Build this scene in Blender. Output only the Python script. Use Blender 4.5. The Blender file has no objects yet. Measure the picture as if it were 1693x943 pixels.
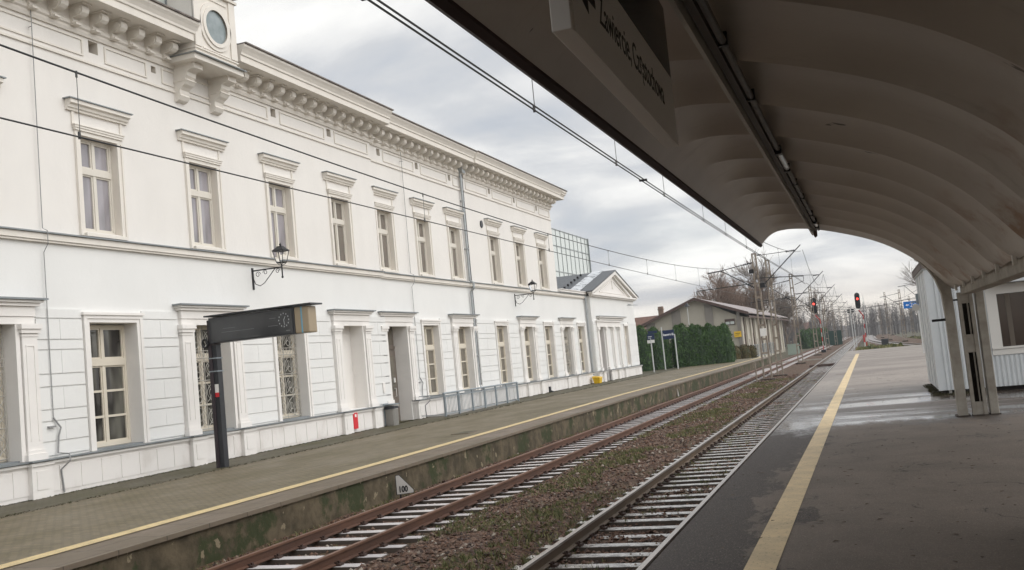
import bpy, math, random
from math import sin, cos, pi, radians, sqrt
from mathutils import Vector, Matrix, noise
random.seed(7)
S = bpy.context.scene
COL = S.collection

# ------------------------------------------------------------------ camera
cam_d = bpy.data.cameras.new("camera"); cam = bpy.data.objects.new("camera", cam_d); COL.objects.link(cam)
cam_d.sensor_width = 36.0; cam_d.lens = 1600.0/1693.0*36.0
cam_d.clip_start = 0.05; cam_d.clip_end = 4000
R = ((0.9333111413826006, -0.11783098089962125, -0.33918457115756423),
     (0.34593128982818827, 0.041886684543125254, 0.937324409356649),
     (-0.09623853744167996, -0.992149870532783, 0.07985473256400374))
m = Matrix(((R[0][0], -R[0][1], -R[0][2], 0.0), (R[1][0], -R[1][1], -R[1][2], 0.0), (R[2][0], -R[2][1], -R[2][2], 2.5), (0, 0, 0, 1)))
cam.matrix_world = m
S.camera = cam

# ------------------------------------------------------------------ sky, sun, exposure
SUN_EL, SUN_AZ = radians(36), radians(88)      # azimuth measured from +Y towards +X
sund = Vector((sin(SUN_AZ)*cos(SUN_EL), cos(SUN_AZ)*cos(SUN_EL), sin(SUN_EL)))
W = bpy.data.worlds.new("World"); S.world = W; W.use_nodes = True
nt = W.node_tree; nt.nodes.clear()
def N(t, kind, **kw):
    n = t.nodes.new(kind)
    for k, v in kw.items(): setattr(n, k, v)
    return n
out = N(nt, 'ShaderNodeOutputWorld'); bg = N(nt, 'ShaderNodeBackground'); bg.inputs[1].default_value = 0.12
sky = N(nt, 'ShaderNodeTexSky'); sky.sky_type = 'NISHITA'; sky.sun_disc = False
sky.sun_elevation = SUN_EL; sky.sun_rotation = SUN_AZ; sky.air_density = 1.0; sky.dust_density = 2.0
tc = N(nt, 'ShaderNodeTexCoord'); sep = N(nt, 'ShaderNodeSeparateXYZ'); nt.links.new(tc.outputs['Generated'], sep.inputs[0])
zz = N(nt, 'ShaderNodeMath', operation='MAXIMUM'); nt.links.new(sep.outputs[2], zz.inputs[0]); zz.inputs[1].default_value = 0.0
za = N(nt, 'ShaderNodeMath', operation='ADD'); nt.links.new(zz.outputs[0], za.inputs[0]); za.inputs[1].default_value = 0.16
dx = N(nt, 'ShaderNodeMath', operation='DIVIDE'); nt.links.new(sep.outputs[0], dx.inputs[0]); nt.links.new(za.outputs[0], dx.inputs[1])
dy = N(nt, 'ShaderNodeMath', operation='DIVIDE'); nt.links.new(sep.outputs[1], dy.inputs[0]); nt.links.new(za.outputs[0], dy.inputs[1])
cb = N(nt, 'ShaderNodeCombineXYZ'); nt.links.new(dx.outputs[0], cb.inputs[0]); nt.links.new(dy.outputs[0], cb.inputs[1])
def wnoise(scale, detail, off, rough=0.5):
    mp = N(nt, 'ShaderNodeMapping'); mp.inputs['Location'].default_value = off
    nt.links.new(cb.outputs[0], mp.inputs[0])
    n = N(nt, 'ShaderNodeTexNoise'); n.inputs['Scale'].default_value = scale; n.inputs['Detail'].default_value = detail
    n.inputs['Roughness'].default_value = rough; n.inputs['Distortion'].default_value = 0.25
    nt.links.new(mp.outputs[0], n.inputs['Vector']); return n
n1 = wnoise(1.25, 7, (1.4, 5.2, 0), 0.52); n2 = wnoise(0.55, 5, (9.3, 4.4, 2))
def ramp(t, src, stops):
    r = N(t, 'ShaderNodeValToRGB'); els = r.color_ramp.elements
    while len(els) < len(stops): els.new(0.5)
    for e, (p, c) in zip(els, stops): e.position = p; e.color = tuple(c)+(1,)
    t.links.new(src, r.inputs[0]); return r
cl = ramp(nt, n1.outputs[0], [(0.34, (0.60, 0.655, 0.74)), (0.45, (0.80, 0.82, 0.85)), (0.53, (1.06, 1.06, 1.05)), (0.64, (1.32, 1.31, 1.27))])
cs = N(nt, 'ShaderNodeVectorMath', operation='SCALE'); cs.inputs['Scale'].default_value = 6.7
nt.links.new(cl.outputs[0], cs.inputs[0])
# thicker cloud is brighter towards the hidden sun
dt = N(nt, 'ShaderNodeVectorMath', operation='DOT_PRODUCT'); nt.links.new(tc.outputs['Generated'], dt.inputs[0]); dt.inputs[1].default_value = sund
mx = N(nt, 'ShaderNodeMath', operation='MAXIMUM'); nt.links.new(dt.outputs['Value'], mx.inputs[0]); mx.inputs[1].default_value = 0
pw = N(nt, 'ShaderNodeMath', operation='POWER'); nt.links.new(mx.outputs[0], pw.inputs[0]); pw.inputs[1].default_value = 2
ma = N(nt, 'ShaderNodeMath', operation='MULTIPLY_ADD'); nt.links.new(pw.outputs[0], ma.inputs[0]); ma.inputs[1].default_value = 1.7; ma.inputs[2].default_value = 1.0
cs2 = N(nt, 'ShaderNodeVectorMath', operation='SCALE'); nt.links.new(cs.outputs[0], cs2.inputs[0]); nt.links.new(ma.outputs[0], cs2.inputs['Scale'])
cov = ramp(nt, n2.outputs[0], [(0.36, (0.72, 0.72, 0.72)), (0.5, (0.96, 0.96, 0.96))])
mixw = N(nt, 'ShaderNodeMix', data_type='RGBA')
nt.links.new(cov.outputs[0], mixw.inputs[0]); nt.links.new(sky.outputs[0], mixw.inputs[6]); nt.links.new(cs2.outputs[0], mixw.inputs[7])
# warm clear strip low over the horizon under the cloud deck
hz = N(nt, 'ShaderNodeMapRange'); nt.links.new(sep.outputs[2], hz.inputs[0]); hz.inputs[1].default_value = 0.0; hz.inputs[2].default_value = 0.075; hz.inputs[3].default_value = 0.75; hz.inputs[4].default_value = 0.0
mixh = N(nt, 'ShaderNodeMix', data_type='RGBA'); nt.links.new(hz.outputs[0], mixh.inputs[0]); nt.links.new(mixw.outputs[2], mixh.inputs[6]); mixh.inputs[7].default_value = (7.2, 6.3, 5.3, 1)
nt.links.new(mixh.outputs[2], bg.inputs[0]); nt.links.new(bg.outputs[0], out.inputs[0])
sun_d = bpy.data.lights.new("sun", 'SUN'); sun_d.energy = 0.6; sun_d.angle = radians(55); sun_d.color = (1.0, 0.96, 0.9)
sun = bpy.data.objects.new("sun", sun_d); COL.objects.link(sun)
sun.rotation_euler = (-sund).to_track_quat('-Z', 'Y').to_euler()
S.view_settings.view_transform = 'Standard'; S.view_settings.look = 'None'; S.view_settings.gamma = 1
S.view_settings.exposure = 0.10

# ------------------------------------------------------------------ materials
MATS = {}
def mat(name, col, rough=0.8, metal=0.0, var=0.0, vscale=3.0, bump=0.0, bscale=30.0, col2=None, spec=0.5, stretch=(1, 1, 1), lo=0.35, hi=0.65, emit=None, bdist=0.02, detail=6):
    if name in MATS: return MATS[name]
    M_ = bpy.data.materials.new(name); M_.use_nodes = True; t = M_.node_tree; b = t.nodes['Principled BSDF']
    b.inputs['Base Color'].default_value = tuple(col)+(1,); b.inputs['Roughness'].default_value = rough
    b.inputs['Metallic'].default_value = metal; b.inputs['Specular IOR Level'].default_value = spec
    tcn = N(t, 'ShaderNodeTexCoord'); mp = N(t, 'ShaderNodeMapping'); mp.inputs['Scale'].default_value = stretch
    t.links.new(tcn.outputs['Object'], mp.inputs[0])
    if var or col2:
        c2 = col2 or tuple(max(0, c*(1-var)) for c in col)
        n = N(t, 'ShaderNodeTexNoise'); n.inputs['Scale'].default_value = vscale; n.inputs['Detail'].default_value = detail; n.inputs['Roughness'].default_value = 0.62
        t.links.new(mp.outputs[0], n.inputs['Vector'])
        r = ramp(t, n.outputs[0], [(lo, c2), (hi, col)]); t.links.new(r.outputs[0], b.inputs['Base Color'])
    if bump:
        n = N(t, 'ShaderNodeTexNoise'); n.inputs['Scale'].default_value = bscale; n.inputs['Detail'].default_value = 5
        t.links.new(mp.outputs[0], n.inputs['Vector'])
        bp = N(t, 'ShaderNodeBump'); bp.inputs['Strength'].default_value = bump; bp.inputs['Distance'].default_value = bdist
        t.links.new(n.outputs[0], bp.inputs['Height']); t.links.new(bp.outputs[0], b.inputs['Normal'])
    if emit:
        b.inputs['Emission Color'].default_value = tuple(emit[0])+(1,); b.inputs['Emission Strength'].default_value = emit[1]
    MATS[name] = M_; return M_
P_UP = mat('cream plaster', (0.78, 0.75, 0.71), 0.85, var=0.055, vscale=0.7, bump=0.25, bscale=8, stretch=(1, 1, 0.55))
P_LO = mat('white plaster', (0.77, 0.765, 0.745), 0.8, var=0.05, vscale=0.7, bump=0.2, bscale=8, stretch=(1, 1, 0.6))
P_TR = mat('stucco trim', (0.77, 0.725, 0.66), 0.8, var=0.07, vscale=1.5)
P_TRW = mat('white stucco trim', (0.80, 0.77, 0.735), 0.8, var=0.05, vscale=1.5)
P_PL = mat('plinth stone paint', (0.76, 0.73, 0.70), 0.8, col2=(0.60, 0.56, 0.52), vscale=1.2, stretch=(1, 1, 0.6), lo=0.25, hi=0.5)
P_RV = mat('reveal plaster', (0.74, 0.69, 0.62), 0.85)
ZINC = mat('grey sheet metal', (0.27, 0.29, 0.30), 0.45, metal=0.3, var=0.2, vscale=2)
ZINCL = mat('zinc pipe', (0.42, 0.44, 0.45), 0.4, metal=0.5, var=0.2, vscale=3)
WOODF = mat('cream window paint', (0.66, 0.60, 0.50), 0.5)
WOODU = mat('pale window paint', (0.66, 0.62, 0.55), 0.5)
SLATE = mat('dark slate sheet', (0.06, 0.065, 0.07), 0.45, col2=(0.10, 0.105, 0.11), vscale=1.5, stretch=(4, 1, 1))
WHITEP = mat('pale patchy paint', (0.72, 0.74, 0.76), 0.6, col2=(0.14, 0.15, 0.16), vscale=2.2, lo=0.40, hi=0.47)
BLACKM = mat('black iron', (0.02, 0.02, 0.022), 0.5, metal=0.3)
DARKM = mat('anthracite paint', (0.025, 0.027, 0.032), 0.4)
DARKOP = mat('dark opening', (0.03, 0.025, 0.022), 0.9)
RED = mat('red paint', (0.62, 0.02, 0.03), 0.45)
YELB = mat('yellow plastic', (0.80, 0.50, 0.02), 0.4)
STEEL = mat('galvanised rail paint', (0.30, 0.34, 0.37), 0.4, metal=0.4)
BIN = mat('bin steel', (0.28, 0.27, 0.25), 0.4, metal=0.5)
def glassmat(name, col, rough=0.05, col2=None, vs=0.7, spec=0.6):
    return mat(name, col, rough, col2=col2, vscale=vs, spec=spec, lo=0.4, hi=0.6, stretch=(1, 1, 0.35), detail=2)
GL_UP = glassmat('window glass with pale curtain', (0.33, 0.31, 0.33), 0.04, col2=(0.19, 0.18, 0.19), vs=1.1)
GL_UP2 = glassmat('window glass with drab blind', (0.20, 0.175, 0.15), col2=(0.14, 0.125, 0.11))
GL_LO = glassmat('dark window glass', (0.025, 0.022, 0.02), 0.04, col2=(0.13, 0.125, 0.105), vs=1.6)
GL_LO2 = glassmat('dim window glass with blind', (0.17, 0.15, 0.12), col2=(0.12, 0.11, 0.09))
GL_SKY = mat('mirror pale glass', (0.62, 0.66, 0.63), 0.1, spec=0.8, metal=0.1)
GRILLE = mat('pale wrought iron', (0.42, 0.40, 0.36), 0.5)
CONC = mat('canopy concrete', (0.60, 0.525, 0.45), 0.85, col2=(0.36, 0.30, 0.25), vscale=1.1, bump=0.35, bscale=26, lo=0.28, hi=0.55)
CONCB = mat('beam concrete', (0.42, 0.39, 0.34), 0.85, col2=(0.27, 0.24, 0.20), vscale=3, bump=0.25, bscale=25, lo=0.3, hi=0.62)
RUSTST = mat('rust stained concrete', (0.20, 0.09, 0.035), 0.9, var=0.4, vscale=8)
LIP = mat('dark red roof edge', (0.035, 0.015, 0.014), 0.7)
WHITES = mat('white sign panel', (0.82, 0.80, 0.77), 0.4)
BLACKS = mat('black sign panel', (0.012, 0.012, 0.015), 0.25)
INK = mat('black lettering', (0.01, 0.01, 0.01), 0.6)
WINK = mat('white lettering', (0.85, 0.85, 0.85), 0.6)
GREYINK = mat('dim grey display print', (0.16, 0.165, 0.17), 0.5)
BLUE = mat('blue sign panel', (0.005, 0.16, 0.55), 0.4)
NAVY = mat('navy sign panel', (0.012, 0.028, 0.085), 0.4)
POST = mat('pale grey post paint', (0.55, 0.56, 0.55), 0.5)
KIOSKM = mat('pale blue grey sheet cladding', (0.60, 0.625, 0.635), 0.5, var=0.08, vscale=2)
KIOSKW = mat('kiosk white frame', (0.66, 0.64, 0.60), 0.5)
KROOF = mat('weathered roof fascia', (0.20, 0.17, 0.15), 0.8, col2=(0.09, 0.075, 0.07), vscale=4)
KGLASS = glassmat('kiosk window glass', (0.035, 0.022, 0.016), 0.12, col2=(0.06, 0.042, 0.032))
MASTC = mat('weathered mast steel', (0.36, 0.31, 0.25), 0.7, col2=(0.17, 0.13, 0.10), vscale=2)
WIRE = mat('dark wire', (0.035, 0.035, 0.035), 0.5)
WIREG = mat('grey dropper wire', (0.16, 0.16, 0.15), 0.5)
BARK = mat('bare twig bark', (0.21, 0.165, 0.13), 0.9)
BARKB = mat('brown twig bark', (0.24, 0.165, 0.12), 0.9)
WOODL = mat('distant bare woodland', (0.17, 0.155, 0.145), 0.95, col2=(0.11, 0.10, 0.095), vscale=0.3)
THUJA = mat('dark thuja foliage', (0.018, 0.05, 0.010), 0.8, col2=(0.010, 0.024, 0.008), vscale=1.3)
THUJA2 = mat('light thuja foliage', (0.05, 0.115, 0.02), 0.8, col2=(0.03, 0.075, 0.012), vscale=2)
SHRUBB = mat('brown shrub foliage', (0.10, 0.07, 0.02), 0.8, col2=(0.03, 0.04, 0.01), vscale=2)
SHEDW = mat('beige shed render', (0.47, 0.43, 0.36), 0.85, var=0.1, vscale=0.5)
SHEDG = mat('grey shed pilaster', (0.27, 0.245, 0.22), 0.85, var=0.1, vscale=0.5)
SHEDL = mat('light shed pilaster', (0.52, 0.48, 0.41), 0.85)
SHEDR = mat('shed roof sheet', (0.33, 0.28, 0.27), 0.5, col2=(0.24, 0.20, 0.19), vscale=1)
BROWNW = mat('brown fascia wood', (0.09, 0.055, 0.045), 0.7)
TILES = mat('red brown roof tiles', (0.20, 0.10, 0.07), 0.8, col2=(0.12, 0.07, 0.05), vscale=2)
BRICK = mat('brown house brick', (0.22, 0.15, 0.11), 0.9)
RUSTY = mat('rusty rail steel', (0.125, 0.058, 0.034), 0.7, col2=(0.07, 0.033, 0.021), vscale=4, stretch=(1, 0.15, 1), bump=0.2, bscale=60)
RUSTT = mat('rusty rail head', (0.21, 0.11, 0.07), 0.5, var=0.25, vscale=3, stretch=(1, 0.2, 1), metal=0.3)
RAILP = mat('worn bright rail head', (0.46, 0.41, 0.37), 0.30, metal=0.75, var=0.2, vscale=2, stretch=(1, 0.2, 1))
RAILS_ = mat('dull rail side', (0.17, 0.12, 0.08), 0.6, var=0.4, vscale=4, stretch=(1, 0.2, 1))
SLEEP = mat('wet pale concrete sleeper', (0.80, 0.76, 0.75), 0.18, col2=(0.70, 0.66, 0.64), vscale=2, spec=0.8, lo=0.25, hi=0.45)
SLEEPD = mat('wet stained sleeper', (0.46, 0.43, 0.40), 0.2, col2=(0.08, 0.06, 0.045), vscale=5, spec=0.8, lo=0.42, hi=0.54)
CLIP = mat('rusty rail fastening', (0.055, 0.03, 0.022), 0.7)
RAILHW = mat('signal mast red', (0.45, 0.03, 0.03), 0.5)
SIGW = mat('signal mast white', (0.5, 0.47, 0.45), 0.5)
LAMPR = mat('lit red signal lamp', (0.9, 0.02, 0.02), 0.4, emit=((1.0, 0.03, 0.02), 9.0))
TUBEM = mat('fluorescent tube glass', (0.62, 0.64, 0.63), 0.15)
PIPEM = mat('dirty conduit', (0.085, 0.075, 0.055), 0.5, col2=(0.04, 0.035, 0.028), vscale=6)
TANP = mat('tan display end panel', (0.34, 0.27, 0.18), 0.4)
BLUEL = mat('light blue strip', (0.14, 0.36, 0.50), 0.4)
SCREEN = mat('switched off display glass', (0.045, 0.047, 0.05), 0.12, col2=(0.075, 0.078, 0.08), vscale=0.8)
GREENF = mat('dark green mesh fence', (0.012, 0.045, 0.035), 0.6)
CARW = mat('white van paint', (0.7, 0.72, 0.74), 0.3)
STONE = None

def pmix(t, fac, a, b):
    mnode = N(t, 'ShaderNodeMix', data_type='RGBA')
    t.links.new(fac, mnode.inputs[0])
    for s, v in ((6, a), (7, b)):
        if hasattr(v, 'is_output'): t.links.new(v, mnode.inputs[s])
        else: mnode.inputs[s].default_value = tuple(v)+(1,)
    return mnode.outputs[2]
def tn(t, vec, scale, detail=6, rough=0.6, loc=(0, 0, 0), sc=(1, 1, 1)):
    mp = N(t, 'ShaderNodeMapping'); mp.inputs['Scale'].default_value = sc; mp.inputs['Location'].default_value = loc
    t.links.new(vec, mp.inputs[0]); n = N(t, 'ShaderNodeTexNoise'); n.inputs['Scale'].default_value = scale
    n.inputs['Detail'].default_value = detail; n.inputs['Roughness'].default_value = rough
    t.links.new(mp.outputs[0], n.inputs['Vector']); return n.outputs[0]
def mr(t, src, a, b, c=0.0, d=1.0):
    n = N(t, 'ShaderNodeMapRange'); t.links.new(src, n.inputs[0])
    for i, v in enumerate((a, b, c, d)): n.inputs[i+1].default_value = v
    return n.outputs[0]
def mth(t, op, a, b=None):
    n = N(t, 'ShaderNodeMath', operation=op)
    for i, v in enumerate((a, b)):
        if v is None: continue
        if hasattr(v, 'is_output'): t.links.new(v, n.inputs[i])
        else: n.inputs[i].default_value = v
    return n.outputs[0]
def newmat(name):
    M_ = bpy.data.materials.new(name); M_.use_nodes = True; t = M_.node_tree; b = t.nodes['Principled BSDF']
    g = N(t, 'ShaderNodeTexCoord'); return M_, t, b, g.outputs['Object']

# right platform: asphalt, dry under the canopy, wet outside
def asphalt_material():
    M_, t, b, vec = newmat('platform asphalt')
    sp = N(t, 'ShaderNodeSeparateXYZ'); t.links.new(vec, sp.inputs[0]); X, Y = sp.outputs[0], sp.outputs[1]
    fine = tn(t, vec, 38, 4, 0.7); mid = tn(t, vec, 1.3, 5); blot = tn(t, vec, 0.9, 8, 0.7, sc=(1, 0.45, 1)); streak = tn(t, vec, 1.0, 4, 0.5, sc=(0.22, 0.85, 1), loc=(0, 3.3, 0))
    base = pmix(t, mr(t, mid, 0.35, 0.65), (0.205, 0.168, 0.138), (0.150, 0.122, 0.100))
    base = pmix(t, mr(t, fine, 0.3, 0.7, 0, 0.5), base, (0.13, 0.10, 0.075))
    # edge wetness (rain driven in from the track side)
    e1 = mth(t, 'ADD', mth(t, 'MULTIPLY', X, -1.0), mth(t, 'MULTIPLY', blot, 3.2))      # bigger near the edge
    edge = mr(t, e1, 2.60, 2.68)
    # rain beyond the canopy end
    y1 = mth(t, 'ADD', Y, mth(t, 'MULTIPLY', blot, 7.5))
    outd = mr(t, y1, 21.6, 22.8)
    wet = mth(t, 'MAXIMUM', edge, outd)
    dark = pmix(t, wet, base, (0.060, 0.045, 0.036))
    far = mr(t, Y, 22.0, 33.0)
    farc = pmix(t, mr(t, tn(t, vec, 0.35, 6, 0.65, sc=(0.5, 1, 1)), 0.42, 0.58), (0.17, 0.135, 0.11), (0.27, 0.225, 0.185))
    dark = pmix(t, far, dark, farc)
    v = N(t, 'ShaderNodeTexVoronoi'); v.feature = 'DISTANCE_TO_EDGE'; v.inputs['Scale'].default_value = 0.42
    wv = N(t, 'ShaderNodeVectorMath', operation='ADD'); nv = N(t, 'ShaderNodeTexNoise'); nv.inputs['Scale'].default_value = 2.5; t.links.new(vec, nv.inputs['Vector']); t.links.new(vec, wv.inputs[0]); t.links.new(nv.outputs['Color'], wv.inputs[1]); t.links.new(wv.outputs[0], v.inputs['Vector'])
    crack = mth(t, 'MULTIPLY', mr(t, v.outputs['Distance'], 0.0, 0.010, 1.0, 0.0), mr(t, mid, 0.48, 0.56))
    dark = pmix(t, crack, dark, (0.03, 0.024, 0.02))
    spk = tn(t, vec, 85, 2); dark = pmix(t, mr(t, spk, 0.58, 0.66, 0, 0.6), dark, (0.34, 0.29, 0.24))
    spots = tn(t, vec, 6, 3, loc=(5, 5, 5)); dark = pmix(t, mr(t, spots, 0.70, 0.73, 0, 0.6), dark, (0.04, 0.032, 0.028))
    t.links.new(dark, b.inputs['Base Color'])
    pud = mr(t, mth(t, 'ADD', streak, mth(t, 'MULTIPLY', mr(t, Y, 26.0, 31.0), -0.35)), 0.40, 0.56)
    pud = mth(t, 'MULTIPLY', pud, outd)
    rg = mth(t, 'SUBTRACT', mth(t, 'SUBTRACT', 0.78, mth(t, 'MULTIPLY', outd, 0.28)), mth(t, 'MULTIPLY', edge, 0.08))
    rg = mth(t, 'SUBTRACT', rg, mth(t, 'MULTIPLY', pud, 0.43))
    t.links.new(rg, b.inputs['Roughness'])
    bp = N(t, 'ShaderNodeBump'); bp.inputs['Distance'].default_value = 0.02
    t.links.new(mth(t, 'SUBTRACT', 0.55, mth(t, 'MULTIPLY', pud, 0.5)), bp.inputs['Strength'])
    t.links.new(fine, bp.inputs['Height']); t.links.new(bp.outputs[0], b.inputs['Normal'])
    return M_
ASPH = asphalt_material()
def yellow_material(name, worn, col=(0.66, 0.44, 0.17)):
    M_, t, b, vec = newmat(name)
    n = tn(t, vec, 2.2, 7, 0.7); f = tn(t, vec, 40, 3)
    c = pmix(t, mr(t, n, 0.35, 0.65), (col[0]*0.72, col[1]*0.72, col[2]*0.75), col)
    c = pmix(t, mr(t, f, 0.62-worn, 0.75-worn), c, (0.20, 0.15, 0.09))
    t.links.new(c, b.inputs['Base Color']); b.inputs['Roughness'].default_value = 0.6
    return M_
YELR = yellow_material('worn yellow edge paint', 0.02, (0.78, 0.60, 0.34))
YELL = yellow_material('worn yellow tactile strip', 0.05, (0.74, 0.57, 0.29))
def paver_material(name, c1, c2, moss, bw=0.2, bh=0.1, rough=0.6):
    M_, t, b, vec = newmat(name)
    br = N(t, 'ShaderNodeTexBrick'); br.inputs['Scale'].default_value = 1.0; br.inputs['Brick Width'].default_value = bw; br.inputs['Row Height'].default_value = bh
    br.inputs['Mortar Size'].default_value = 0.012; br.inputs['Mortar Smooth'].default_value = 0.3
    br.inputs['Color1'].default_value = c1+(1,); br.inputs['Color2'].default_value = c2+(1,)
    br.inputs['Mortar'].default_value = tuple(0.35*v for v in c1)+(1,)
    t.links.new(vec, br.inputs['Vector'])
    n = tn(t, vec, 0.8, 7, 0.65, sc=(1, 0.45, 1)); n2_ = tn(t, vec, 5, 5)
    c = pmix(t, mth(t, 'MULTIPLY', mr(t, n, 0.42, 0.68), moss), br.outputs[0], (0.075, 0.07, 0.026))
    c = pmix(t, mr(t, n2_, 0.35, 0.75, 0, 0.4), c, tuple(0.55*v for v in c1))
    t.links.new(c, b.inputs['Base Color'])
    t.links.new(mr(t, n, 0.3, 0.7, rough-0.12, rough+0.12), b.inputs['Roughness'])
    bp = N(t, 'ShaderNodeBump'); bp.inputs['Distance'].default_value = 0.01; bp.inputs['Strength'].default_value = 0.5
    t.links.new(br.outputs['Fac'], bp.inputs['Height']); bp.invert = True; t.links.new(bp.outputs[0], b.inputs['Normal'])
    return M_
PAVE = paver_material('wet grey brown pavers', (0.225, 0.18, 0.108), (0.15, 0.12, 0.072), 0.40)
PAVM = paver_material('mossy old pavers', (0.10, 0.082, 0.042), (0.07, 0.06, 0.03), 0.95)
EDGES = paver_material('platform edge slabs', (0.195, 0.15, 0.11), (0.165, 0.128, 0.09), 0.25, 0.9, 1.0)
def mosswall_material():
    M_, t, b, vec = newmat('mossy platform wall')
    a = tn(t, vec, 0.9, 7, 0.7, sc=(1, 0.9, 0.9)); c_ = tn(t, vec, 2.0, 5, 0.6, loc=(3, 5, 1)); f = tn(t, vec, 2.6, 5, 0.55, loc=(1, 9, 4))
    c = pmix(t, mr(t, c_, 0.40, 0.62), (0.055, 0.042, 0.022), (0.13, 0.10, 0.06))
    c = pmix(t, mr(t, a, 0.50, 0.56), c, (0.036, 0.043, 0.012))
    c = pmix(t, mr(t, f, 0.635, 0.65), c, (0.24, 0.195, 0.125))
    t.links.new(c, b.inputs['Base Color']); b.inputs['Roughness'].default_value = 0.85
    bp = N(t, 'ShaderNodeBump'); bp.inputs['Distance'].default_value = 0.05; bp.inputs['Strength'].default_value = 0.8
    t.links.new(c_, bp.inputs['Height']); t.links.new(bp.outputs[0], b.inputs['Normal'])
    return M_
MOSSW = mosswall_material()
def gravel_material(name, cols, scale, bump=1.0, green=0.0):
    M_, t, b, vec = newmat(name)
    v = N(t, 'ShaderNodeTexVoronoi'); v.inputs['Scale'].default_value = scale; t.links.new(vec, v.inputs['Vector'])
    hs = N(t, 'ShaderNodeSeparateColor'); t.links.new(v.outputs['Color'], hs.inputs[0])
    r = ramp(t, hs.outputs[0], cols)
    n = tn(t, vec, 0.7, 6, 0.6)
    c = pmix(t, mth(t, 'MULTIPLY', mr(t, n, 0.45, 0.6), green), r.outputs[0], (0.06, 0.062, 0.022))
    t.links.new(c, b.inputs['Base Color']); b.inputs['Roughness'].default_value = 0.8
    bp = N(t, 'ShaderNodeBump'); bp.inputs['Distance'].default_value = 0.05; bp.inputs['Strength'].default_value = bump; bp.invert = True
    t.links.new(v.outputs['Distance'], bp.inputs['Height']); t.links.new(bp.outputs[0], b.inputs['Normal'])
    return M_
BCOL = [(0.0, (0.032, 0.015, 0.009)), (0.35, (0.095, 0.045, 0.025)), (0.7, (0.15, 0.076, 0.043)), (0.95, (0.20, 0.13, 0.085))]
BALL = gravel_material('brown track ballast', BCOL, 22, 1.0, 0.35)
def stone_material():
    M_, t, b, vec = newmat('ballast stones')
    g = N(t, 'ShaderNodeNewGeometry'); r = ramp(t, g.outputs['Random Per Island'], [(0.0, (0.032, 0.015, 0.009)), (0.4, (0.10, 0.048, 0.027)), (0.8, (0.16, 0.083, 0.048)), (0.93, (0.20, 0.14, 0.10)), (1.0, (0.38, 0.33, 0.27))])
    t.links.new(r.outputs[0], b.inputs['Base Color']); b.inputs['Roughness'].default_value = 0.6; return M_
STONE = stone_material()
def grass_material(name, a, b_):
    M_, t, b, vec = newmat(name)
    g = N(t, 'ShaderNodeNewGeometry'); r = ramp(t, g.outputs['Random Per Island'], [(0.0, a), (1.0, b_)])
    t.links.new(r.outputs[0], b.inputs['Base Color']); b.inputs['Roughness'].default_value = 0.8; return M_
WEED = grass_material('weed blades', (0.055, 0.075, 0.02), (0.22, 0.20, 0.085))
LEAF = grass_material('thuja sprays', (0.014, 0.048, 0.009), (0.085, 0.165, 0.034))
LEAFB = grass_material('brown shrub sprays', (0.03, 0.04, 0.01), (0.14, 0.085, 0.03))
GROUND = gravel_material('rough verge ground', [(0.0, (0.06, 0.05, 0.03)), (0.5, (0.09, 0.075, 0.045)), (1.0, (0.14, 0.115, 0.075))], 5, 0.4, 0.9)

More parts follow.
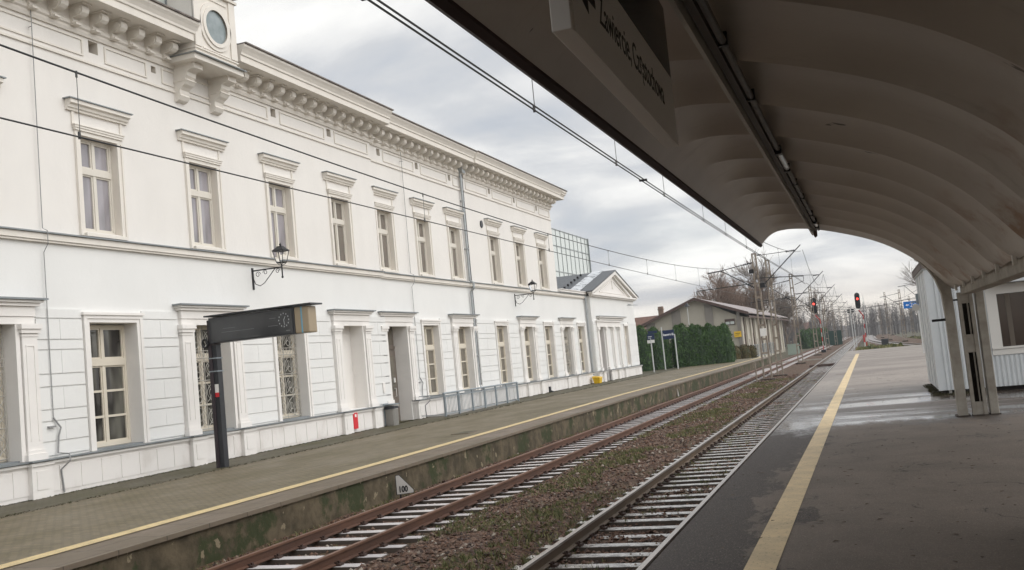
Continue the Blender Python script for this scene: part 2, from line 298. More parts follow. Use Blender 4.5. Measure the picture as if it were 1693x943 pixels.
# ------------------------------------------------------------------ mesh helpers
class MB:
    def __init__(s): s.v = []; s.f = []; s.m = []
    def add(s, vs, fs, mi=0):
        o = len(s.v); s.v += [tuple(p) for p in vs]; s.f += [tuple(i+o for i in f) for f in fs]; s.m += [mi]*len(fs)
    def box(s, x0, x1, y0, y1, z0, z1, mi=0):
        if x0 > x1: x0, x1 = x1, x0
        if y0 > y1: y0, y1 = y1, y0
        s.add([(x0, y0, z0), (x1, y0, z0), (x1, y1, z0), (x0, y1, z0), (x0, y0, z1), (x1, y0, z1), (x1, y1, z1), (x0, y1, z1)],
              [(0, 3, 2, 1), (4, 5, 6, 7), (0, 1, 5, 4), (1, 2, 6, 5), (2, 3, 7, 6), (3, 0, 4, 7)], mi)
    def quad(s, a, b, c, d, mi=0): s.add([a, b, c, d], [(0, 1, 2, 3)], mi)
    def prism(s, prof, axis, a0, a1, mi=0):
        """prof: 2-D points; axis 'y': (x,z), 'x': (y,z), 'z': (x,y)"""
        n = len(prof)
        def pt(p, a): return (p[0], a, p[1]) if axis == 'y' else ((a, p[0], p[1]) if axis == 'x' else (p[0], p[1], a))
        s.add([pt(p, a0) for p in prof]+[pt(p, a1) for p in prof],
              [(i, (i+1) % n, (i+1) % n+n, i+n) for i in range(n)]+[tuple(range(n))[::-1], tuple(range(n, 2*n))], mi)
    def tube(s, pts, r, n=6, mi=0, r2=None, caps=True):
        pts = [Vector(p) for p in pts]; k = len(pts); r2 = r if r2 is None else r2; vs = []; up = None
        for i, p in enumerate(pts):
            d = (pts[min(i+1, k-1)]-pts[max(i-1, 0)]).normalized()
            if up is None: up = Vector((0, 0, 1)) if abs(d.z) < 0.9 else Vector((1, 0, 0))
            a = d.cross(up); 
            if a.length < 1e-5: a = d.cross(Vector((0, 1, 0)))
            a.normalize(); b = d.cross(a).normalized(); up = -b
            rr = r+(r2-r)*i/max(1, k-1)
            for j in range(n):
                th = 2*pi*j/n; vs.append(p+a*(cos(th)*rr)+b*(sin(th)*rr))
        fs = [(i*n+j, i*n+(j+1) % n, (i+1)*n+(j+1) % n, (i+1)*n+j) for i in range(k-1) for j in range(n)]
        if caps: fs += [tuple(range(n))[::-1], tuple(range((k-1)*n, k*n))]
        s.add(vs, fs, mi)
    def obj(s, name, mats, parent=None, loc=(0, 0, 0), world=False, smooth=False, bevel=0):
        me = bpy.data.meshes.new(name)
        off = Vector((0, 0, 0))
        if world and parent is not None:
            q = parent
            while q: off += Vector(q.location); q = q.parent
        vs = [(a-off[0], b-off[1], c-off[2]) for a, b, c in s.v]
        if world and parent is None and loc != (0, 0, 0): vs = [(a-loc[0], b-loc[1], c-loc[2]) for a, b, c in s.v]
        me.from_pydata(vs, [], s.f)
        for m_ in (mats if isinstance(mats, (list, tuple)) else [mats]): me.materials.append(m_)
        me.polygons.foreach_set('material_index', s.m)
        if smooth: me.polygons.foreach_set('use_smooth', [True]*len(s.f))
        me.update()
        o = bpy.data.objects.new(name, me); COL.objects.link(o)
        if parent is not None: o.parent = parent
        o.location = loc
        if bevel:
            bm = o.modifiers.new('bevel', 'BEVEL'); bm.width = bevel; bm.segments = 2; bm.limit_method = 'ANGLE'
        return o
def tag(o, label=None, cat=None, group=None, kind=None):
    if label: o['label'] = label
    if cat: o['category'] = cat
    if group: o['group'] = group
    if kind: o['kind'] = kind
    return o
def thing(name, label, cat, loc=(0, 0, 0), rz=0.0, group=None):
    o = bpy.data.objects.new(name, None); COL.objects.link(o); o.location = loc; o.rotation_euler = (0, 0, rz)
    o.empty_display_size = 0.2
    return tag(o, label, cat, group)
def copy_tree(o, parent=None, loc=None):
    c = o.copy(); COL.objects.link(c); c.parent = parent
    if loc is not None: c.location = loc
    for ch in o.children: copy_tree(ch, c)
    return c
def text(name, body, size, mtl, parent, loc, rot, depth=0.002, sx=1.0, align='LEFT', bold=0.0):
    cu = bpy.data.curves.new(name, 'FONT'); cu.body = body; cu.size = size; cu.extrude = depth; cu.align_x = align; cu.offset = bold
    tmp = bpy.data.objects.new(name, cu); COL.objects.link(tmp)
    dg = bpy.context.evaluated_depsgraph_get(); me = bpy.data.meshes.new_from_object(tmp.evaluated_get(dg))
    bpy.data.objects.remove(tmp); me.materials.clear(); me.materials.append(mtl)
    o = bpy.data.objects.new(name, me); COL.objects.link(o); o.parent = parent; o.location = loc; o.rotation_euler = rot; o.scale = (sx, 1, 1)
    return o
def structure(mb, name, mats, **k):
    return tag(mb.obj(name, mats, **k), kind='structure')

# ------------------------------------------------------------------ ground
mb = MB(); mb.quad((-1500, -300, -0.42), (1500, -300, -0.42), (1500, 2500, -0.42), (-1500, 2500, -0.42)); structure(mb, 'ground', GROUND)
# ballast bed with uneven surface
mb = MB(); xs = [-10.3+i*0.28 for i in range(31)]; ys = [-8+j*0.4 for j in range(200)]+[72+j*6 for j in range(80)]
vs = []
for y in ys:
    for x in xs:
        z = -0.235+0.05*(noise.noise(Vector((x*0.9, y*0.9, 0)))) + 0.02*noise.noise(Vector((x*4, y*4, 3)))
        if -7.1 < x < -5.0: z += 0.05
        if -9.6 < x < -7.25: z -= 0.028
        if -4.75 < x < -2.35: z -= 0.012
        vs.append((x, y, z))
n_ = len(xs)
mb.add(vs, [(j*n_+i, j*n_+i+1, (j+1)*n_+i+1, (j+1)*n_+i) for j in range(len(ys)-1) for i in range(n_-1)])
structure(mb, 'ballast_bed', BALL, smooth=True)
# scattered ballast stones (nobody could count them)
mb = MB(); random.seed(3)
octf = [(0, 2, 4), (2, 1, 4), (1, 3, 4), (3, 0, 4), (2, 0, 5), (1, 2, 5), (3, 1, 5), (0, 3, 5)]
def stone(x, y, z, r):
    a = random.uniform(0, pi); c, s_ = cos(a), sin(a); u = [random.uniform(0.6, 1.25)*r for _ in range(6)]; tl = random.uniform(-.35, .35)*r
    pts = [(u[0], 0, tl), (-u[1], 0, -tl), (0, u[2], tl*.5), (0, -u[3], 0), (tl, 0, u[4]*.75), (0, 0, -u[5]*.6)]
    mb.add([(x+p[0]*c-p[1]*s_, y+p[0]*s_+p[1]*c, z+p[2]) for p in pts], octf)
for i in range(42000):
    y = 8+ (random.random()**1.9)*62
    x = random.uniform(-10.15, -1.95)
    dz = 0.0
    if -9.6 < x < -7.25:
        if random.random() < 0.35: continue
        dz = -.04
    if -4.75 < x < -2.35:
        dz = -.012
    r = random.uniform(0.020, 0.047)*(1+0.006*y)
    stone(x, y, -0.225+0.05*noise.noise(Vector((x*0.9, y*0.9, 0)))+(0.05 if -7.1 < x < -5.0 else 0)+dz+random.uniform(-.005, .02), r)
tag(mb.obj('ballast_stones', STONE), 'loose rust brown ballast stones lying between and beside the tracks', 'gravel', kind='stuff')
# weeds on the ballast
mb = MB(); random.seed(5)
def tuft(x, y, z, h, k):
    for _ in range(k):
        a = random.uniform(0, 2*pi); hh = h*random.uniform(.5, 1.1); l = random.uniform(.2, 1.0)*hh; w = random.uniform(.004, .010)*(1+y*0.03)
        px_, py_ = x+random.uniform(-.05, .05), y+random.uniform(-.05, .05); dx_, dy_ = cos(a)*l, sin(a)*l
        mb.add([(px_-w*sin(a), py_+w*cos(a), z), (px_+w*sin(a), py_-w*cos(a), z), (px_+dx_*.6, py_+dy_*.6, z+hh*.7), (px_+dx_, py_+dy_, z+hh)], [(0, 1, 2), (0, 2, 3)])
for i in range(8500):
    y = 9+(random.random()**1.6)*55; x = random.gauss(-6.0, 0.75) if random.random() < .8 else random.choice([random.uniform(-10.1, -9.7), random.uniform(-4.8, -2.5)])
    if noise.noise(Vector((x*0.7, y*0.35, 7))) < -0.02: continue
    tuft(x, y, -0.22+(0.05 if -7.1 < x < -5 else 0), random.uniform(.04, .12), 7)
tag(mb.obj('track_weeds', WEED), 'thin green and straw coloured weeds in the ballast between the tracks', 'weeds', kind='stuff')

# ------------------------------------------------------------------ tracks
def rail_mb(y0, y1, path=None, head=1):
    mb = MB(); pr = [(-.07, -.175), (.07, -.175), (.07, -.16), (.012, -.145), (.012, -.045), (.036, -.036), (.036, -.004), (.028, 0), (-.028, 0), (-.036, -.004), (-.036, -.036), (-.012, -.045), (-.012, -.145), (-.07, -.16)]
    n = len(pr); pts = path or [(0, y0), (0, y1)]; vs = []
    for x, y in pts: vs += [(x+p[0], y, p[1]) for p in pr]
    for k in range(len(pts)-1):
        for i in range(n):
            j = (i+1) % n; mi = head if 5 <= i <= 9 else 0
            o = len(mb.v); mb.v += [vs[k*n+i], vs[k*n+j], vs[(k+1)*n+j], vs[(k+1)*n+i]]; mb.f.append((o, o+1, o+2, o+3)); mb.m.append(mi)
    return mb
def sleeper_mb(rails, w=0.235):
    mb = MB(); mb.prism([(-1.25, -.34), (1.25, -.34), (1.25, -.20), (1.22, -.196), (-1.22, -.196), (-1.25, -.20)], 'y', -w/2, w/2, 2)
    mb.box(-1.22, 1.22, -w/2+.012, w/2-.012, -.1955, -.19, 0)
    for rx in rails:
        for s_ in (-1, 1):
            mb.box(rx+s_*.075, rx+s_*.15, -.06, .06, -.19, -.158, 1); mb.box(rx+s_*.09, rx+s_*.115, -.018, .018, -.16, -.12, 1)
            mb.box(rx+s_*.05, rx+s_*.10, -.045, -.025, -.165, -.135, 1); mb.box(rx+s_*.05, rx+s_*.10, .025, .045, -.165, -.135, 1)
    return mb
def track(name, label, cx, half, y0, y1, sp, phase, smat, side, head):
    t = thing('railway_track', label, 'railway track', (cx, 0, 0))
    for s_ in (-half, half): rail_mb(y0, y1).obj('rail', [side, head], t, (s_, 0, 0))
    s0 = sleeper_mb((-half, half)).obj('sleeper', [smat, CLIP, mat('dark sleeper side', (0.09, 0.07, 0.055), 0.8)], t, (0, phase, 0))  # sleeper body coloured darker than its top face
    k0 = 0; count = 1; y = phase+sp; rng = random.Random(1)
    while count < 100:
        c = s0.copy(); COL.objects.link(c); c.parent = t; c.location = (rng.uniform(-.02, .02), y+rng.uniform(-.012, .012), rng.uniform(-.008, .006)); c.rotation_euler = (0, rng.uniform(-.004, .004), rng.uniform(-.012, .012)); y += sp; count += 1
    mb = MB()
    while y < y1-2:
        mb.box(-1.25, 1.25, y-.15, y+.15, -.34, -.19); y += sp
    tag(mb.obj('sleeper', smat, t), kind='stuff')
    return t
track('L', 'left track with thick rust brown rails on bright white sleepers, beside the mossy wall', -8.45, 0.755, -6, 420, 0.68, 9.12, SLEEP, RUSTY, RUSTT)
track('R', 'right track with worn shiny rail heads on dark stained sleepers, under the asphalt platform edge', -3.56, 0.755, -6, 420, 0.62, 8.5, SLEEPD, RAILS_, RAILP)
# curving track on the other side of the island platform
def cx3(y): return 0.2+5.2*max(0.0, (262-y)/138.0)**1.9
t3 = thing('railway_track', 'far curved track swinging in from the right beyond the platform end', 'railway track', (0, 0, 0))
path = [100+4*i for i in range(78)]
for off in (-.75, .75): rail_mb(0, 0, [(cx3(y)+off, y) for y in path], 1).obj('rail', [RAILS_, RAILP], t3)
mb = MB()
for i in range(230):
    y = 100+i*1.3; mb.box(cx3(y)-1.25, cx3(y)+1.25, y-.14, y+.14, -.33, -.19)
tag(mb.obj('sleeper', SLEEP, t3), kind='stuff')
mb = MB(); vs = []
for y in path: vs += [(cx3(y)-2.4, y, -.26), (cx3(y)+6.5, y, -.26)]
mb.add(vs, [(2*i, 2*i+1, 2*i+3, 2*i+2) for i in range(len(path)-1)]); structure(mb, 'side_ballast', BALL)

# ------------------------------------------------------------------ left platform
def zl(y): return 0.42 if y < 20 else (0.42+0.08*min(1, (y-20)/25.0))
def strip(mb, x0, x1, ys, dz=0.0, mi=0):
    vs = []
    for y in ys: vs += [(x0, y, zl(y)+dz), (x1, y, zl(y)+dz)]
    mb.add(vs, [(2*i, 2*i+1, 2*i+3, 2*i+2) for i in range(len(ys)-1)], mi)
YS = [-8, 10, 20, 25, 30, 35, 45, 60, 90, 109]
mb = MB(); strip(mb, -16.55, -11.42, YS, 0, 0); strip(mb, -23.5, -16.61, YS, 0.0, 1); strip(mb, -11.20, -10.22, YS, 0, 2)
strip(mb, -16.61, -16.55, YS, 0.006, 2)
strip(mb, -11.42, -11.20, YS, 0, 2)
for i in range(len(YS)-1):   # edge lip face
    a, b = YS[i], YS[i+1]
    mb.quad((-10.22, a, zl(a)), (-10.22, b, zl(b)), (-10.22, b, zl(b)-.07), (-10.22, a, zl(a)-.07), 2)
    mb.quad((-10.22, a, zl(a)-.07), (-10.22, b, zl(b)-.07), (-10.36, b, zl(b)-.07), (-10.36, a, zl(a)-.07), 2)
structure(mb, 'left_platform_pavement', [PAVE, PAVM, EDGES])
mb = MB(); ny = 260
vs = []
for j in range(ny+1):
    y = -8+j*117/ny
    for k in range(5):
        z = -.4+(zl(y)-.07+.4)*k/4; vs.append((-10.28+.035*noise.noise(Vector((y*1.3, z*2, 0))), y, z))
mb.add(vs, [(j*5+k, (j+1)*5+k, (j+1)*5+k+1, j*5+k+1) for j in range(ny) for k in range(4)])
mb.quad((-10.33, 109, -.4), (-24, 109, -.4), (-24, 109, .5), (-10.33, 109, .5))
structure(mb, 'platform_wall', MOSSW, smooth=True)
mb = MB(); strip(mb, -11.48, -11.17, [y for y in YS], 0.012); 
structure(mb, 'left_yellow_line', YELL)
# drain cover near the yellow line
mb = MB(); mb.box(-12.6, -12.0, 27.9, 28.9, .445, .462); mb.box(-12.52, -12.08, 27.98, 28.82, .462, .466, 1)
tag(mb.obj('manhole_cover', [EDGES, PAVM]), 'flat rectangular cover set in the pavers beside the yellow line', 'cover')

# ------------------------------------------------------------------ right platform
mb = MB(); mb.box(-1.87, 14, -42, 85, -.4, .78); structure(mb, 'right_platform', ASPH)
mb = MB(); mb.quad((-1.10, -42, .784), (-.86, -42, .784), (-.86, 73, .784), (-1.10, 73, .784)); structure(mb, 'right_yellow_line', YELR)
JT = mat('pale paving joint', (0.34, 0.30, 0.26), 0.6, var=0.4, vscale=3)
mb = MB()
for ya, yb_, xa in ((50.0, 58.0, -.8), (66.0, 74.0, -.7), (33.5, 35.0, -.8)): mb.quad((xa, ya, .784), (9, yb_, .784), (9, yb_+.22, .784), (xa, ya+.16, .784))
structure(mb, 'paving_joint', JT)
# oil and tar drips, cigarette ends and leaves on the asphalt
mb = MB(); random.seed(77)
for i in range(900):
    x = random.uniform(-1.8, 4.5); y = 3+random.random()**1.5*40; r_ = random.uniform(.006, .022); a = random.uniform(0, pi); l = r_*random.uniform(1, 2.2)
    mb.add([(x-cos(a)*l, y-sin(a)*l, .7835), (x+sin(a)*r_, y-cos(a)*r_, .787), (x+cos(a)*l, y+sin(a)*l, .784), (x-sin(a)*r_, y+cos(a)*r_, .789)], [(0, 1, 2, 3)])
tag(mb.obj('platform_litter', mat('dead leaf litter', (0.13, 0.09, 0.055), 0.8, var=0.6, vscale=9)), 'tiny leaves and grit scattered over the right platform asphalt', 'litter', kind='stuff')
mb = MB(); mb.quad((-1.6, 85, .77), (9, 85, .77), (6, 140, -.3), (-1.6, 118, -.3)); structure(mb, 'platform_ramp', GROUND)
exec_later = []

# ------------------------------------------------------------------ station building
ST = thing('station_building', 'long two storey white and cream stuccoed station building with bracketed cornice', 'station building', (-18.8, 9.0, 0.42))
XA, XB, XC, XW, XP = -18.75, -18.88, -18.8, -18.85, -18.45       # facade planes: left part, recess, end part, low wing, gabled pavilion
def xf(y): return XA if y < 35.9 else XB if y < 46.0 else XC if y < 60.6 else XW if y < 67.0 else XP
def wall_with_holes(mb, X, y0, y1, z0, z1, holes, mi=0, rmi=2):
    """holes: (ya, yb, za, zb, depth)"""
    ysn = sorted(set([y0, y1]+[h for q in holes for h in q[:2]])); zsn = sorted(set([z0, z1]+[h for q in holes for h in q[2:4]]))
    for a, b in zip(ysn, ysn[1:]):
        for c, d in zip(zsn, zsn[1:]):
            my, mz = (a+b)/2, (c+d)/2
            if any(q[0] < my < q[1] and q[2] < mz < q[3] for q in holes): continue
            mb.quad((X, a, c), (X, b, c), (X, b, d), (X, a, d), mi)
    for a, b, c, d, r in holes:
        mb.quad((X, a, c), (X-r, a, c), (X-r, a, d), (X, a, d), rmi); mb.quad((X, b, c), (X, b, d), (X-r, b, d), (X-r, b, c), rmi)
        mb.quad((X, a, d), (X-r, a, d), (X-r, b, d), (X, b, d), rmi); mb.quad((X, a, c), (X, b, c), (X-r, b, c), (X-r, a, c), rmi)
UP = [11.2, 15.45, 19.69, 24.02, 28.18, 32.30, 36.23, 40.02, 43.71, 48.95, 53.09, 57.29]
UW, UZ0, UZ1 = 1.33, 6.97, 9.52
# lower bays: (left edge of opening, kind)   p = pilasters and hood, n = plain
LO = [(11.2, 1.7, 'n', 'win'), (15.55, 1.7, 'p', 'grille'), (19.60, 1.72, 'n', 'win'), (23.66, 1.68, 'p', 'grille'), (27.92, 1.72, 'n', 'grille'), (32.20, 1.62, 'p', 'blind'), (36.15, 1.85, 'p', 'door'),
      (39.75, 1.65, 'n', 'win'), (43.50, 1.7, 'p', 'win'), (48.70, 1.65, 'n', 'win'), (52.95, 1.65, 'p', 'win'), (56.95, 1.65, 'n', 'win'), (60.85, 1.7, 'p', 'grille'), (64.45, 1.6, 'n', 'win')]
LZ0, LZ1 = 1.33, 4.58
def rec(u): return .41 if u < 34 else .27 if u < 48 else .22
SEC = [(8.0, 35.9), (35.9, 46.0), (46.0, 60.6)]
wall = MB()
VENTS = [(15.5, .3), (20.4, .34), (22.76, .2), (28.85, .3), (32.6, .3), (36.89, .3), (40.65, .3), (44.42, .3), (49.68, .3), (53.68, .3), (57.8, .3)]
for (a, b) in SEC:
    X = xf((a+b)/2)
    hs = [(u, u+UW, UZ0, UZ1, .24) for u in UP if a < u < b] + [(v-s/2, v+s/2, 12.07-s/2, 12.07+s/2, .35) for v, s in VENTS if a < v < b]
    wall_with_holes(wall, X, a, b, 6.7, 13.0, hs, 0, 2)
    hs = [(u, u+w, (LZ0 if k != 'door' else zl(u)), LZ1, (rec(u)+.03 if k in ('win', 'grille') else .5 if k == 'blind' else .62)) for u, w, p, k in LO if a < u < b]
    wall_with_holes(wall, X, a, b, .2, 6.7, hs, 1, 3)
wall.quad((XA, 35.9, .2), (XB, 35.9, .2), (XB, 35.9, 13), (XA, 35.9, 13), 1); wall.quad((XB, 46, .2), (XC, 46, .2), (XC, 46, 13), (XB, 46, 13), 1)
wall.quad((XC, 60.6, .2), (-38, 60.6, .2), (-38, 60.6, 13.3), (XC, 60.6, 13.3), 0)
wall.quad((XA, 8, .2), (-38, 8, .2), (-38, 8, 13.3), (XA, 8, 13.3), 0); wall.quad((-38, 8, .2), (-38, 60.6, .2), (-38, 60.6, 13.3), (-38, 8, 13.3), 0)
# wing and pavilion walls
hs = [(u, u+w, LZ0, LZ1, .25) for u, w, p, k in LO if 60.6 < u < 67]
wall_with_holes(wall, XW, 60.6, 67.0, .2, 6.75, hs, 1, 3)
PH = [(68.45, 69.95, zl(69), 4.55, .55), (70.9, 72.2, 1.45, 4.5, .07), (72.9, 74.2, 1.45, 4.5, .07), (76.3, 77.5, 1.45, 4.55, .22)]
wall_with_holes(wall, XP, 67.0, 80.6, .2, 6.75, PH, 1, 3)
for p in PH[1:3]: wall.quad((XP-.07, p[0], p[2]), (XP-.07, p[1], p[2]), (XP-.07, p[1], p[3]), (XP-.07, p[0], p[3]), 1)
wall.quad((XP, 67, .2), (XW, 67, .2), (XW, 67, 6.75), (XP, 67, 6.75), 1); wall.quad((XP, 80.6, .2), (-32, 80.6, .2), (-32, 80.6, 6.75), (XP, 80.6, 6.75), 1)
wall.quad((-32, 67, .2), (-32, 80.6, .2), (-32, 80.6, 6.75), (-32, 67, 6.75), 1)
for v, s in VENTS:
    wall.quad((xf(v)-.35, v-s/2, 12.07-s/2), (xf(v)-.35, v+s/2, 12.07-s/2), (xf(v)-.35, v+s/2, 12.07+s/2), (xf(v)-.35, v-s/2, 12.07+s/2), 4)
# rusticated courses standing 4 cm proud between the ground floor bays
def span(u, w, p): return (u-.66, u+w+.66) if p == 'p' else (u-.22, u+w+.22)
def piers(a, b, bays):
    cur = a+.02; res = []
    for u, w, p, k in sorted(bays):
        s0, s1 = span(u, w, p)
        if s0 > cur+.1: res.append((cur, s0-.01))
        cur = s1+.01
    if b-.02 > cur+.1: res.append((cur, b-.02))
    return res
CR = [(4.69, 4.91, 0), (4.165, 4.655, 1), (3.915, 4.13, 0), (3.325, 3.88, 1), (3.015, 3.29, 0), (2.465, 2.98, 1), (2.185, 2.43, 0), (1.70, 2.15, 1), (1.36, 1.665, 0)]
for (a, b) in SEC+[(60.6, 67.0)]:
    X = xf((a+b)/2)
    for (p0, p1) in piers(a, b, [q for q in LO if a < q[0] < b]):
        for z0, z1, dj in CR:
            if dj and p1-p0 > .8:
                mid = (p0+p1)/2; wall.box(X-.01, X+.04, p0, mid-.004, z0, z1, 1); wall.box(X-.01, X+.04, mid+.004, p1, z0, z1, 1)
            else: wall.box(X-.01, X+.04, p0, p1, z0, z1, 1)
for (p0, p1) in ((67.05, 68.0), (74.9, 76.05), (77.75, 80.58)):
    for z0, z1, dj in CR: wall.box(XP-.01, XP+.04, p0, p1, z0, z1, 1)
wo = wall.obj('wall', [P_UP, P_LO, P_RV, P_TRW, DARKOP], ST, world=True)
# plinth with pedestals, joints and grey sill flashing
pl = MB(); fl = MB()
def plinth(a, b, X, ped=()):
    y = a
    doors = [(36.1, 38.05)] if a < 36 < b or a < 38 < b else ([(68.4, 70.0)] if a < 69 < b else [])
    segs = [(a, b)]
    for d in doors: segs = [s for q in segs for s in (((q[0], d[0]), (d[1], q[1])) if q[0] < d[0] < q[1] else (q,))]
    for s0, s1 in segs:
        pl.box(X-.02, X+.16, s0, s1, .1, 1.17, 0)
        pl.box(X, X+.24, s0, s1, 1.19, 1.25, 1); pl.box(X, X+.19, s0, s1, 1.155, 1.188, 1)
        fl.box(X-.02, X+.30, s0, s1, 1.268, 1.30, 0)
        y = s0+.05
        while y+.62 < s1:
            pl.box(X+.15, X+.175, y, y+.64, .52, 1.10, 0); y += .68
    for p in ped:
        pl.box(X+.1, X+.30, p-.30, p+.30, .1, 1.17, 1); pl.box(X+.29, X+.315, p-.17, p+.17, .62, 1.05, 1); pl.box(X+.2, X+.34, p-.33, p+.33, 1.17, 1.25, 1); fl.box(X+.25, X+.40, p-.36, p+.36, 1.272, 1.302, 0)
def peds(a, b): return [q for u, w, p, k in LO if p == 'p' and a < u < b for q in (u-.36, u+w+.36)]
for (a, b) in SEC: plinth(a, b, xf((a+b)/2), peds(a, b))
plinth(60.6, 67, XW, peds(60.6, 67)); plinth(67, 80.6, XP, (68.1, 70.3, 72.5, 74.6))
pl.obj('plinth', [P_PL, P_TRW], ST, world=True)
for u, w, p, k in LO:      # sloping grey sills in the deep openings
    if k in ('win', 'grille'): fl.box(xf(u)-.45, xf(u)+.02, u+.01, u+w-.01, 1.3, 1.345, 0)
fl.obj('sill_flashing', ZINC, ST, world=True)
# string course
sc = MB()
for a, b in SEC+[(60.6, 67.0)]:
    X = xf((a+b)/2); sc.box(X-.02, X+.10, a-.0, b+.0, 6.55, 6.60, 0); sc.box(X-.02, X+.14, a-.04, b+.04, 6.605, 6.76, 0); sc.box(X-.02, X+.20, a-.06, b+.06, 6.765, 6.80, 1)
sc.obj('string_course', [P_TR, ZINC], ST, world=True)
# main cornice
co = MB(); prof = [(0, 12.28), (.06, 12.28), (.09, 12.36), (.09, 12.42), (.14, 12.46), (.14, 12.52), (0.14, 12.56), (.10, 12.6), (.10, 12.93), (.82, 12.95), (.82, 13.15), (.86, 13.17), (.87, 13.24), (.93, 13.34), (1.0, 13.43), (1.0, 13.50), (0, 13.50)]
for a, b in SEC:
    X = xf((a+b)/2); e0 = .0 if a > 9 else 0; e1 = .95 if b > 60 else (.12 if b < 40 else 0)
    ex = .12 if b < 40 else 0
    for ca, cb2 in (((a, 23.6), (25.8, b+.06+ex)) if b < 40 else ((a-(.06 if a > 45 else 0), b+.06),)):
        co.prism([(X+p+(ex if p > .5 else 0), z) for p, z in prof], 'y', ca, cb2, 0)
    if b > 60:
        co.prism([(b+p*1.0, z) for p, z in prof], 'x', X-12, X+.0, 0)
        co.box(X, X+.82, b+.06, b+.82, 12.95, 13.15, 0); co.box(X, X+.87, b+.06, b+.87, 13.15, 13.24); co.box(X, X+.94, b+.06, b+.94, 13.24, 13.36); co.box(X, X+1.0, b+.06, b+1.0, 13.36, 13.50)
    # frieze band and recessed-looking panels
    co.box(X, X+.05, a, b, 11.56, 11.62, 0)
    ends = [a+.25]+[q for v, s in VENTS if a < v < b for q in (v-s/2-.22, v+s/2+.22)]+[b-.25]
    for q0, q1 in zip(ends[::2], ends[1::2]):
        if q1-q0 < .5: continue
        z0, z1 = 11.78, 12.16
        co.box(X, X+.035, q0, q1, z1, z1+.05); co.box(X, X+.035, q0, q1, z0-.05, z0); co.box(X, X+.035, q0, q0+.05, z0, z1); co.box(X, X+.035, q1-.05, q1, z0, z1)
co.obj('cornice', P_TR, ST, world=True)
rf = MB()
for a, b in SEC:
    X = xf((a+b)/2); e = 1.04 if b > 60 else .06
    for ca, cb2 in (((a, 23.58), (25.82, b+.22)) if b < 40 else ((a-(.06 if a > 45 else 0), b+e),)):
        rf.box(X-.05, X+1.06+(.12 if b < 40 else 0), ca, cb2, 13.502, 13.55, 0)
rf.prism([(-17.9, 13.55), (-28, 15.2), (-38.5, 13.55)], 'y', 8, 61.5, 1)
rf.obj('roof', [KROOF, SLATE], ST, world=True)
# scrolled brackets
bk = MB(); bk.prism([(0, .0), (.09, .0), (.13, .05), (.10, .11), (.14, .14), (.24, .13), (.36, .16), (.44, .22), (.46, .30), (.44, .38), (.40, .42), (0, .42)], 'y', -.12, .12, 0)
bk.prism([(.30+.10*cos(2*pi*j/12), .28+.10*sin(2*pi*j/12)) for j in range(12)], 'y', -.15, .15, 0)
bk.prism([(0, .42), (.52, .42), (.52, .46), (0, .46)], 'y', -.16, .16, 0); bk.box(.0, .20, -.10, .10, -.05, .0)
bk0 = None; y = 8.4
while y < 60.4:
    if not (23.2 < y < 26.2):
        X = xf(y)
        loc = (X+.095-ST.location[0], y-ST.location[1], 12.475-ST.location[2])
        if bk0 is None: bk0 = bk.obj('cornice_bracket', P_TR, ST, loc, smooth=False)
        else:
            c = bk0.copy(); COL.objects.link(c); c.parent = ST; c.location = loc
    y += .702
# windows -----------------------------------------------------------
def lp(x, y, z): return (x-ST.location[0], y-ST.location[1], z-ST.location[2])
def upper_window():
    f = MB(); w, h = UW, UZ1-UZ0; t = .075; tr = 1.58
    f.box(-.05, .03, .006, t, .006, h); f.box(-.05, .03, w-t, w-.006, .006, h); f.box(-.05, .03, t, w-t, h-t, h-.006); f.box(-.05, .045, t, w-t, 0, .09)
    f.box(-.05, .05, t, w-t, tr, tr+.17); f.box(-.05, .035, w/2-.045, w/2+.045, .09, tr); f.box(-.05, .035, w/2-.045, w/2+.045, tr+.17, h-t)
    for y0, y1 in ((t, w/2-.045), (w/2+.045, w-t)):
        for z0, z1 in ((.09, tr), (tr+.17, h-t)):
            s = .045
            f.box(-.05, .01, y0, y0+s, z0, z1); f.box(-.05, .01, y1-s, y1, z0, z1); f.box(-.05, .01, y0+s, y1-s, z0, z0+s); f.box(-.05, .01, y0+s, y1-s, z1-s, z1)
    return f
def lower_window(w):
    f = MB(); h = LZ1-LZ0-.04; t = .09; tr = 2.12; ft = .04
    f.box(-.05, .03, .006, t, .006, h); f.box(-.05, .03, w-t, w-.006, .006, h); f.box(-.05, .03, t, w-t, h-t, h-.006); f.box(-.05, .045, t, w-t, 0, .11)
    f.box(-.05, .05, t, w-t, tr, tr+.19); f.box(-.05, .035, w/2-.05, w/2+.05, .11, tr); f.box(-.05, .035, w/2-.05, w/2+.05, tr+.19, h-t)
    for y0, y1 in ((t, w/2-.05), (w/2+.05, w-t)):
        for z0, z1 in ((.11, tr), (tr+.19, h-t)):
            s = .04
            f.box(-.05, .01, y0, y0+s, z0, z1); f.box(-.05, .01, y1-s, y1, z0, z1); f.box(-.05, .01, y0+s, y1-s, z0, z0+s); f.box(-.05, .01, y0+s, y1-s, z1-s, z1)
        for k in (1, 2):
            z = .11+(tr-.11)*k/3; f.box(-.045, .015, y0, y1, z-.03, z+.03)
    return f
